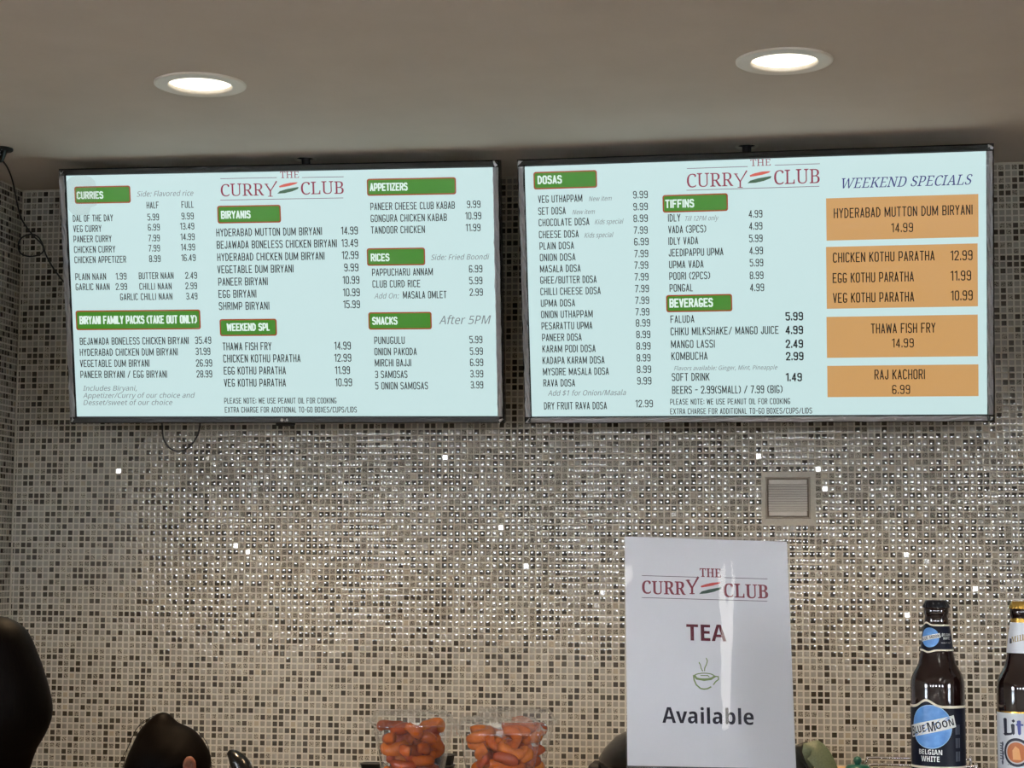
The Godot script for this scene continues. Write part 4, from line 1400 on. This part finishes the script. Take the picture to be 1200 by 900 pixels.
func snack_tubs() -> void:
	var plastic := mat(Color(1, 1, 1, 0.025), 0.03, 0.0, 0.75)
	plastic.transparency = BaseMaterial3D.TRANSPARENCY_ALPHA
	var orange := []
	for c in [rgb(196, 82, 0), rgb(172, 60, 0), rgb(206, 98, 4)]:
		var m := textured(mat(Color.WHITE, 0.2), noise_tex(51, 0.03, c.darkened(0.12), c.lightened(0.06)), 20.0)
		orange.append(m)
	var meshes := [snack_mesh(0), snack_mesh(1), snack_mesh(2)]
	var spots := [[483, 2.30, 0.10, "clear square tub of orange snacks farthest from the tea sign", 0.82], [585, 2.20, 0.06, "clear square tub of orange snacks standing before another tub", 0.84], [603, 2.345, 0.04, "clear square tub of orange snacks behind another tub", 0.6]]
	for q in spots:
		var base := at_depth(q[0], 880, q[1])
		var at := Vector3(base.x, COUNTER, base.z)
		var turn: float = atan2(EYE.x - base.x, EYE.z - base.z) + q[2]
		var t := thing("snack_tub", q[3], "container", at)
		t.rotation.y = turn
		part("cup", loft([rounded_square(0.034, 0.010, 0.001), rounded_square(0.0355, 0.011, 0.004), rounded_square(0.0465, 0.012, 0.064), rounded_square(0.0470, 0.012, 0.066), rounded_square(0.0510, 0.014, 0.067), rounded_square(0.0512, 0.014, 0.069)], false, true), plastic, t)
		part("lid", loft([rounded_square(0.0518, 0.014, 0.0670), rounded_square(0.0520, 0.014, 0.0715), rounded_square(0.0470, 0.013, 0.0725), rounded_square(0.0463, 0.012, 0.0800), rounded_square(0.0448, 0.011, 0.0815), rounded_square(0.0400, 0.010, 0.0808)], true), plastic, t)
		for e in [-1, 1]:
			part("lid_tab", box_mesh(Vector3(e * 0.054, 0.0685, 0), Vector3(0.006, 0.0012, 0.022), 0.0004), plastic, t)
		# the snacks inside, each its own thing
		var lay := Transform3D(Basis(Vector3.UP, turn), at)
		var count := 0
		for level in 5:
			var y := 0.012 + level * 0.0125
			var room := 0.013 + level * 0.0020
			for k in 4:
				if level == 4 and k > int(q[4] * 4) - 1:
					continue
				var a := TAU * (k + 0.5 * (level % 2) + rng.randf_range(-0.12, 0.12)) / 4
				var p := Vector3(cos(a) * room * 1.15, y + rng.randf_range(-0.002, 0.002), sin(a) * room * 1.15)
				var o := part(numbered("snack_curl"), meshes[rng.randi() % 3], orange[rng.randi() % 3], self)
				var b := Basis(Vector3.UP, rng.randf() * TAU) * Basis(Vector3.RIGHT, rng.randf_range(-0.9, 0.9))
				o.transform = lay * Transform3D(b.scaled_local(Vector3(0.84, 1.0, 0.84)), p)
				tag(o, "glossy orange snack curl in the " + q[3].substr(0, 17) + q[3].substr(q[3].find(" snacks") + 7).insert(0, ""), "snack", "orange snack curls")
				count += 1

# ------------------------------------------------------------------ people behind the counter
func person(label: String, head: Vector3, turn: float, nod: float, hair_bones: Array, shirt: Color, cell_hair: float, strands: Array, ear := Vector3.ZERO) -> void:
	# head: middle of the head; the body hangs below it down to the floor
	var t := thing("person", label, "person", Vector3(head.x, 0, head.z))
	t.rotation.y = turn
	var hy := head.y
	var skin := mat(rgb(122, 74, 52), 0.55)
	skin.subsurf_scatter_enabled = true
	skin.subsurf_scatter_strength = 0.2
	var lean := nod * 0.22
	# the figure faces +z in its own frame; lean sends the head forward of the hips
	var neck := Vector3(0, hy - 0.135, -0.02)
	var chest := Vector3(0, hy - 0.30, -0.03 - lean * 0.3)
	var hips := Vector3(0, 0.86 * minf(1.0, hy / 1.42), -0.05 - lean)
	var b := []
	b.append([neck + Vector3(0, 0.05, 0.01), neck + Vector3(0, -0.05, -0.005), 0.050, 0.056])
	for s in [-1.0, 1.0]:
		var sh := Vector3(s * 0.155, hy - 0.235, -0.03 - lean * 0.2)
		var el := sh + Vector3(s * 0.05, -0.26, -0.01)
		var wr := el + Vector3(-s * 0.03, -0.10, 0.21)
		b.append([neck + Vector3(0, -0.06, -0.01), sh, 0.055, 0.052])
		b.append([sh, el, 0.048, 0.038])
		b.append([el, wr, 0.037, 0.025])
		# palm, four fingers and a thumb, loosely curled
		var palm := wr + Vector3(-s * 0.01, -0.02, 0.06)
		b.append([wr, palm, 0.024, 0.030])
		for f in 4:
			var root := palm + Vector3((f - 1.5) * 0.019, -0.004, 0.025)
			var mid := root + Vector3(0, -0.012, [0.034, 0.040, 0.038, 0.030][f])
			b.append([root, mid, 0.0098, 0.0090])
			b.append([mid, mid + Vector3(0, -0.026, 0.016), 0.0090, 0.0080])
		b.append([wr + Vector3(-s * 0.018, -0.01, 0.02), palm + Vector3(-s * 0.048, -0.012, 0.012), 0.0120, 0.0095])
		var hip := hips + Vector3(s * 0.085, -0.02, 0)
		var knee := Vector3(s * 0.095, 0.46 * hips.y / 0.86, hips.z + 0.03)
		var ankle := Vector3(s * 0.095, 0.075, hips.z - 0.02)
		b.append([hip, knee, 0.082, 0.056])
		b.append([knee, ankle, 0.055, 0.037])
		b.append([ankle + Vector3(0, -0.035, -0.03), ankle + Vector3(0, -0.045, 0.14), 0.036, 0.030])
	b.append([chest + Vector3(-0.065, 0, 0), chest + Vector3(0.065, 0, 0), 0.095, 0.095])
	b.append([chest, hips + Vector3(0, 0.14, 0.02), 0.110, 0.095])
	b.append([hips + Vector3(-0.06, 0.03, 0), hips + Vector3(0.06, 0.03, 0), 0.105, 0.105])
	var st := nets(b, 0.016, 0.03)
	# head on its own finer grid: skull, jaw, brow, nose, lips, ears
	var hb := Basis(Vector3.RIGHT, nod)
	var hd := []
	for e in [[Vector3(0, 0.02, -0.015), Vector3(0.074, 0.092, 0.094)], [Vector3(0, -0.045, 0.030), Vector3(0.056, 0.065, 0.062)], [Vector3(0, -0.088, 0.060), Vector3(0.026, 0.020, 0.026)]]:
		hd.append([hb * e[0] * 0.80 + Vector3(0, hy, 0), e[1] * 0.80])
	for e in [[Vector3(0, 0.012, 0.086), Vector3(0, -0.028, 0.106), 0.007, 0.011], [Vector3(-0.012, -0.030, 0.094), Vector3(0.012, -0.030, 0.094), 0.008, 0.008], [Vector3(-0.038, 0.026, 0.074), Vector3(0.038, 0.026, 0.074), 0.010, 0.010], [Vector3(-0.018, -0.058, 0.084), Vector3(0.018, -0.058, 0.084), 0.008, 0.008], [Vector3(0, -0.03, -0.01), Vector3(0, -0.12, -0.03), 0.052, 0.052]]:
		hd.append([hb * e[0] * 0.80 + Vector3(0, hy, 0), hb * e[1] * 0.80 + Vector3(0, hy, 0), e[2], e[3]])
	for s in [-1.0, 1.0]:
		for k in 7:
			var a := -0.6 + 4.0 * k / 7
			var a2 := -0.6 + 4.0 * (k + 1) / 7
			var r := 0.016
			hd.append([hb * Vector3(s * 0.070, 0.002 + sin(a) * r * 1.6, -0.008 - cos(a) * r) + Vector3(0, hy, 0), hb * Vector3(s * 0.070, 0.002 + sin(a2) * r * 1.6, -0.008 - cos(a2) * r) + Vector3(0, hy, 0), 0.0055, 0.0055])
		hd.append([hb * Vector3(s * 0.063, -0.022, 0.004) + Vector3(0, hy, 0), hb * Vector3(s * 0.068, 0.012, -0.002) + Vector3(0, hy, 0), 0.009, 0.008])
	nets(hd, 0.0055, 0.012, st)
	if ear != Vector3.ZERO:
		# the ear that shows through the hair: outer rim, lobe and hollow, joined to the head
		var e0 := t.transform.affine_inverse() * ear
		var side := t.transform.basis.inverse() * (cam_basis * Vector3.RIGHT)
		var er := []
		for k in 9:
			var a := -1.0 + 4.6 * k / 9
			var a2 := -1.0 + 4.6 * (k + 1) / 9
			er.append([e0 + side * cos(a) * 0.0092 + Vector3.UP * sin(a) * 0.017, e0 + side * cos(a2) * 0.0092 + Vector3.UP * sin(a2) * 0.017, 0.0036, 0.0036])
		var inward := (Vector3(0, hy, 0) - e0).normalized()
		er.append([e0 + inward * 0.008, e0 + inward * 0.04, 0.008, 0.010])
		nets(er, 0.004, 0.006, st)
	part("body", commit(st), skin, t)
	# eyes
	for s in [-1.0, 1.0]:
		var em := SphereMesh.new()
		em.radius = 0.0115
		em.height = 0.023
		part("eye", em, mat(rgb(60, 50, 46), 0.15), t, hb * Vector3(s * 0.027, 0.005, 0.068) + Vector3(0, hy, 0))
	# clothes: the same figure, a little larger, cut at neck and hem
	part("shirt", commit(nets(b, 0.018, 0.05, null, 0.012, hips.y - 0.06, neck.y - 0.035)), mat(shirt, 0.85), t)
	part("trousers", commit(nets(b.filter(func(e): return e[0].y < hips.y + 0.08), 0.020, 0.05, null, 0.010, 0.07, hips.y + 0.02)), mat(rgb(30, 32, 40), 0.85), t)
	# hair, given in world places
	var inv := t.transform.affine_inverse()
	var hbones := []
	for e in hair_bones:
		hbones.append([inv * (e[0] as Vector3), inv * (e[1] as Vector3), e[2], e[3]])
	var hs := nets(hbones, cell_hair, 0.022)
	for w in strands:
		var pts := []
		for q in w:
			pts.append(inv * (q as Vector3))
		tube(hs, spline(pts, 5), 0.0007, 4)
	part("hair", commit(hs), M.hair, t)
func people() -> void:
	M.hair = textured(mat(Color.WHITE, 0.55, 0.0, 0.15), noise_tex(61, 0.05, rgb(3, 2, 2), rgb(20, 12, 8)), 6.0)
	M.hair.uv1_scale = Vector3(26, 2.0, 26)
	var d := 3.15
	var s := d / FOCAL
	var hair := [[at_depth(-6, 768, d), at_depth(-2, 800, d), 46 * s, 50 * s], [at_depth(-2, 800, d), at_depth(2, 832, d), 50 * s, 55 * s], [at_depth(2, 832, d), at_depth(-10, 880, d + 0.02), 54 * s, 46 * s], [at_depth(-10, 880, d + 0.02), at_depth(-14, 960, d + 0.05), 44 * s, 36 * s], [at_depth(-34, 790, d + 0.01), at_depth(-36, 850, d + 0.01), 44 * s, 48 * s]]
	person("person with long black hair standing by the left tiled wall", at_depth(-8, 826, d + 0.06), PI + 0.25, 0.1, hair, rgb(60, 52, 58), 0.008, [])
	d = 3.78
	s = d / FOCAL
	hair = [[at_depth(194, 893, d), at_depth(200, 897, d), 42 * s, 44 * s], [at_depth(191, 846, d), at_depth(188, 862, d), 11 * s, 22 * s], [at_depth(188, 862, d), at_depth(176, 905, d), 20 * s, 28 * s], [at_depth(176, 905, d), at_depth(172, 960, d - 0.02), 26 * s, 20 * s], [at_depth(214, 870, d), at_depth(226, 892, d + 0.02), 18 * s, 19 * s]]
	var strands := [[at_depth(176, 842, d), at_depth(160, 854, d), at_depth(152, 872, d), at_depth(138, 898, d)], [at_depth(180, 839, d), at_depth(163, 850, d), at_depth(150, 876, d), at_depth(143, 905, d)], [at_depth(233, 858, d), at_depth(243, 872, d), at_depth(247, 892, d), at_depth(248, 905, d)]]
	person("person with dark brown tied-back hair bending over behind the counter", at_depth(200, 908, d + 0.01), PI - 1.05, 0.35, hair, rgb(70, 44, 40), 0.007, strands, at_depth(222, 899, d - 0.072))

# ------------------------------------------------------------------ things on the back counter that just show above the frame's foot
func clutter() -> void:
	# kettle with a beak spout
	var tip := at_depth(267, 880, 4.2)
	var p := Vector3(tip.x + 0.135, BACK_COUNTER, tip.z)
	var t := thing("kettle", "glossy black kettle on the back counter, its spout raised", "kettle", p)
	part("body", lathe_mesh([Vector2(0.0005, 0.0), Vector2(0.085, 0.0), Vector2(0.09, 0.006), Vector2(0.088, 0.06), Vector2(0.07, 0.13), Vector2(0.05, 0.165), Vector2(0.048, 0.17), Vector2(0.02, 0.182), Vector2(0.0005, 0.184)], 40), M.black, t)
	var top := tip.y - BACK_COUNTER
	part("spout", tube_mesh(spline([Vector3(-0.06, 0.06, 0), Vector3(-0.085, 0.11, 0), Vector3(-0.092, top - 0.075, 0), Vector3(-0.102, top - 0.036, 0), Vector3(-0.120, top - 0.012, 0), Vector3(-0.134, top - 0.003, 0)], 5), [0.026, 0.026, 0.026, 0.026, 0.026, 0.026, 0.026, 0.026, 0.026, 0.026, 0.026, 0.026, 0.025, 0.025, 0.024, 0.023, 0.022, 0.021, 0.020, 0.018, 0.016, 0.014, 0.012, 0.010, 0.008, 0.006], 14), M.black, t)
	part("handle", tube_mesh(spline([Vector3(0.06, 0.15, 0), Vector3(0.11, 0.14, 0), Vector3(0.125, 0.09, 0), Vector3(0.083, 0.03, 0)], 6), 0.010, 10), M.black_matte, t)
	# rice warmer behind the sign
	p = at_depth(800, 890, 4.32)
	t = thing("rice_warmer", "wide black rice warmer behind the tea sign", "appliance", Vector3(p.x, BACK_COUNTER, p.z))
	part("pot", lathe_mesh([Vector2(0.0005, 0.0), Vector2(0.17, 0.0), Vector2(0.18, 0.01), Vector2(0.190, 0.18), Vector2(0.192, 0.2)], 56), M.black_matte, t)
	part("lid", lathe_mesh([Vector2(0.194, 0.2), Vector2(0.196, 0.212), Vector2(0.184, 0.232), Vector2(0.155, 0.262), Vector2(0.10, 0.288), Vector2(0.0005, 0.298)], 56), M.black, t)
	part("lid_knob", lathe_mesh([Vector2(0.018, 0.294), Vector2(0.018, 0.306), Vector2(0.024, 0.312), Vector2(0.02, 0.32), Vector2(0.0005, 0.322)], 24), M.black, t)
	part("side_handle", box_mesh(Vector3(-0.202, 0.19, 0), Vector3(0.03, 0.02, 0.09), 0.006), M.black_matte, t)
	# leafy plant
	p = at_depth(970, 897, 4.2)
	t = thing("potted_plant", "olive green broad-leaved plant beside the tea sign", "plant", Vector3(p.x, BACK_COUNTER, p.z))
	part("pot", lathe_mesh([Vector2(0.0005, 0.0), Vector2(0.030, 0.0), Vector2(0.038, 0.10), Vector2(0.041, 0.10), Vector2(0.041, 0.11), Vector2(0.036, 0.11), Vector2(0.034, 0.095), Vector2(0.0005, 0.095)], 32), mat(rgb(150, 140, 126), 0.7), t)
	var leafm := textured(mat(Color.WHITE, 0.5), noise_tex(71, 0.04, rgb(60, 72, 50), rgb(86, 96, 72)), 16.0)
	var up: float = at_depth(940, 880, 4.2).y - BACK_COUNTER
	var shadow_leaf := mat(rgb(16, 20, 15), 0.5)  # shadow under the green leaf, built as one near-black leaf
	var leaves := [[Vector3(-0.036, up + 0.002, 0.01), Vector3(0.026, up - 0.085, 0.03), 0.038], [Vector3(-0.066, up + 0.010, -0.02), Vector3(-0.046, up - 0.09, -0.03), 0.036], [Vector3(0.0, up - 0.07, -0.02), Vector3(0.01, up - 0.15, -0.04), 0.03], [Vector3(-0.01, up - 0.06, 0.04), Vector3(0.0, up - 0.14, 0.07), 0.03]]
	for l in leaves:
		var root := Vector3(0, 0.095, 0)
		var bend: Vector3 = l[0]
		var end: Vector3 = l[1]
		if l == leaves[0]:
			root = Vector3(-0.03, 0.095, 0)
		var st := new_st()
		st.set_smooth_group(0)
		var prev := []
		var pts := spline([root, root.lerp(bend, 0.6), bend, bend.lerp(end, 0.45) + Vector3(0, 0.012, 0), end], 5)
		for i in pts.size():
			var f := float(i) / (pts.size() - 1)
			var dir: Vector3 = (pts[mini(i + 1, pts.size() - 1)] - pts[maxi(i - 1, 0)]).normalized()
			var side := dir.cross(Vector3(0.2, 0.3, 1)).normalized()
			var wd: float = l[2] * pow(sin(PI * clampf((f - 0.3) / 0.7, 0.0, 1.0)), 0.7) * 0.62 + 0.003
			var row := []
			for j in 5:
				row.append(pts[i] + side * wd * (j / 2.0 - 1.0) + Vector3(0, 0, -0.010 * absf(j - 2.0) / 2.0 + 0.0015 * sin(j * PI)))
			if i > 0:
				for j in 4:
					quad(st, prev[j], row[j], row[j + 1], prev[j + 1])
			prev = row
		part("leaf", commit(st), shadow_leaf if l == leaves[1] else leafm, t)
	# green lidded jar
	p = at_depth(1005, 897, 4.2)
	var jar_top: float = at_depth(1001, 896.5, 4.2).y - BACK_COUNTER
	t = thing("lidded_jar", "dark green jar with knobbed lid near the navy labelled bottle", "jar", Vector3(p.x, BACK_COUNTER, p.z))
	var teal := mat(rgb(14, 74, 62), 0.35)
	part("body", lathe_mesh([Vector2(0.0005, 0.0), Vector2(0.026, 0.0), Vector2(0.029, 0.006), Vector2(0.030, jar_top - 0.03), Vector2(0.028, jar_top - 0.018)], 32), teal, t)
	part("lid", lathe_mesh([Vector2(0.028, jar_top - 0.018), Vector2(0.027, jar_top - 0.004), Vector2(0.023, jar_top), Vector2(0.0005, jar_top + 0.001)], 32), teal, t)
	part("knob", lathe_mesh([Vector2(0.006, jar_top), Vector2(0.007, jar_top + 0.004), Vector2(0.010, jar_top + 0.010), Vector2(0.008, jar_top + 0.017), Vector2(0.0005, jar_top + 0.020)], 20), teal, t)
	# pale board leaning at the wall side
	p = at_depth(974, 897.5, 4.35)
	t = thing("cutting_board", "pale wooden board standing behind the olive green plant", "board", Vector3(p.x, BACK_COUNTER, p.z))
	part("board", box_mesh(Vector3(0, (p.y - BACK_COUNTER) / 2, 0), Vector3(0.09, p.y - BACK_COUNTER, 0.014), 0.004), textured(mat(Color.WHITE, 0.6), noise_tex(72, 0.03, rgb(196, 160, 116), rgb(214, 182, 138)), 8.0), t)
	part("foot_bar", box_mesh(Vector3(0, 0.006, 0), Vector3(0.07, 0.012, 0.05), 0.002), mat(rgb(150, 116, 80), 0.6), t)
	# chrome wire rack
	var a := at_depth(1021, 896, 4.25)
	var b := at_depth(1150, 896, 4.0)
	t = thing("wire_rack", "chrome wire dish rack behind the navy labelled bottle", "rack", Vector3(a.x, BACK_COUNTER, a.z))
	var ln := b.x - a.x
	var ht := a.y - BACK_COUNTER
	for zz in [0.0, -0.16]:
		part("rail", tube_mesh(spline([Vector3(-0.012, 0.003, zz), Vector3(-0.012, ht * 0.8, zz), Vector3(-0.006, ht - 0.006, zz), Vector3(0.004, ht, zz), Vector3(ln / 2, ht, zz), Vector3(ln - 0.004, ht, zz), Vector3(ln + 0.008, ht - 0.008, zz), Vector3(ln + 0.012, 0.003, zz)], 5), 0.0032, 8), M.chrome, t)
	for i in 7:
		var x := ln * i / 6.0
		part("wire", tube_mesh([Vector3(x, ht * 0.6, 0), Vector3(x, ht * 0.45, -0.08), Vector3(x, ht * 0.6, -0.16)], 0.002, 6), M.chrome, t)
	for zz in [0.0, -0.16]:
		part("lower_rail", tube_mesh([Vector3(-0.012, ht * 0.6, zz), Vector3(ln + 0.012, ht * 0.6, zz)], 0.0025, 6), M.chrome, t)
	# black stacked tubs seen between the snack tubs
	for q in [[436, 894.0, "stack of black takeaway trays farthest from the tea sign"], [520, 884.0, "taller stack of black takeaway trays behind the snack tubs"]]:
		p = at_depth(q[0], q[1], 4.2)
		t = thing("tray_stack", q[2], "trays", Vector3(p.x, BACK_COUNTER, p.z))
		var hh: float = p.y - BACK_COUNTER
		var n := int(hh / 0.022)
		for i in n:
			part("tray", loft([rounded_square(0.019, 0.006, 0.0), rounded_square(0.022, 0.007, hh / n - 0.003), rounded_square(0.024, 0.008, hh / n - 0.002), rounded_square(0.024, 0.008, hh / n), rounded_square(0.020, 0.006, hh / n - 0.0012)], true, true), M.black_matte, t, Vector3(0, hh / n * i, 0))
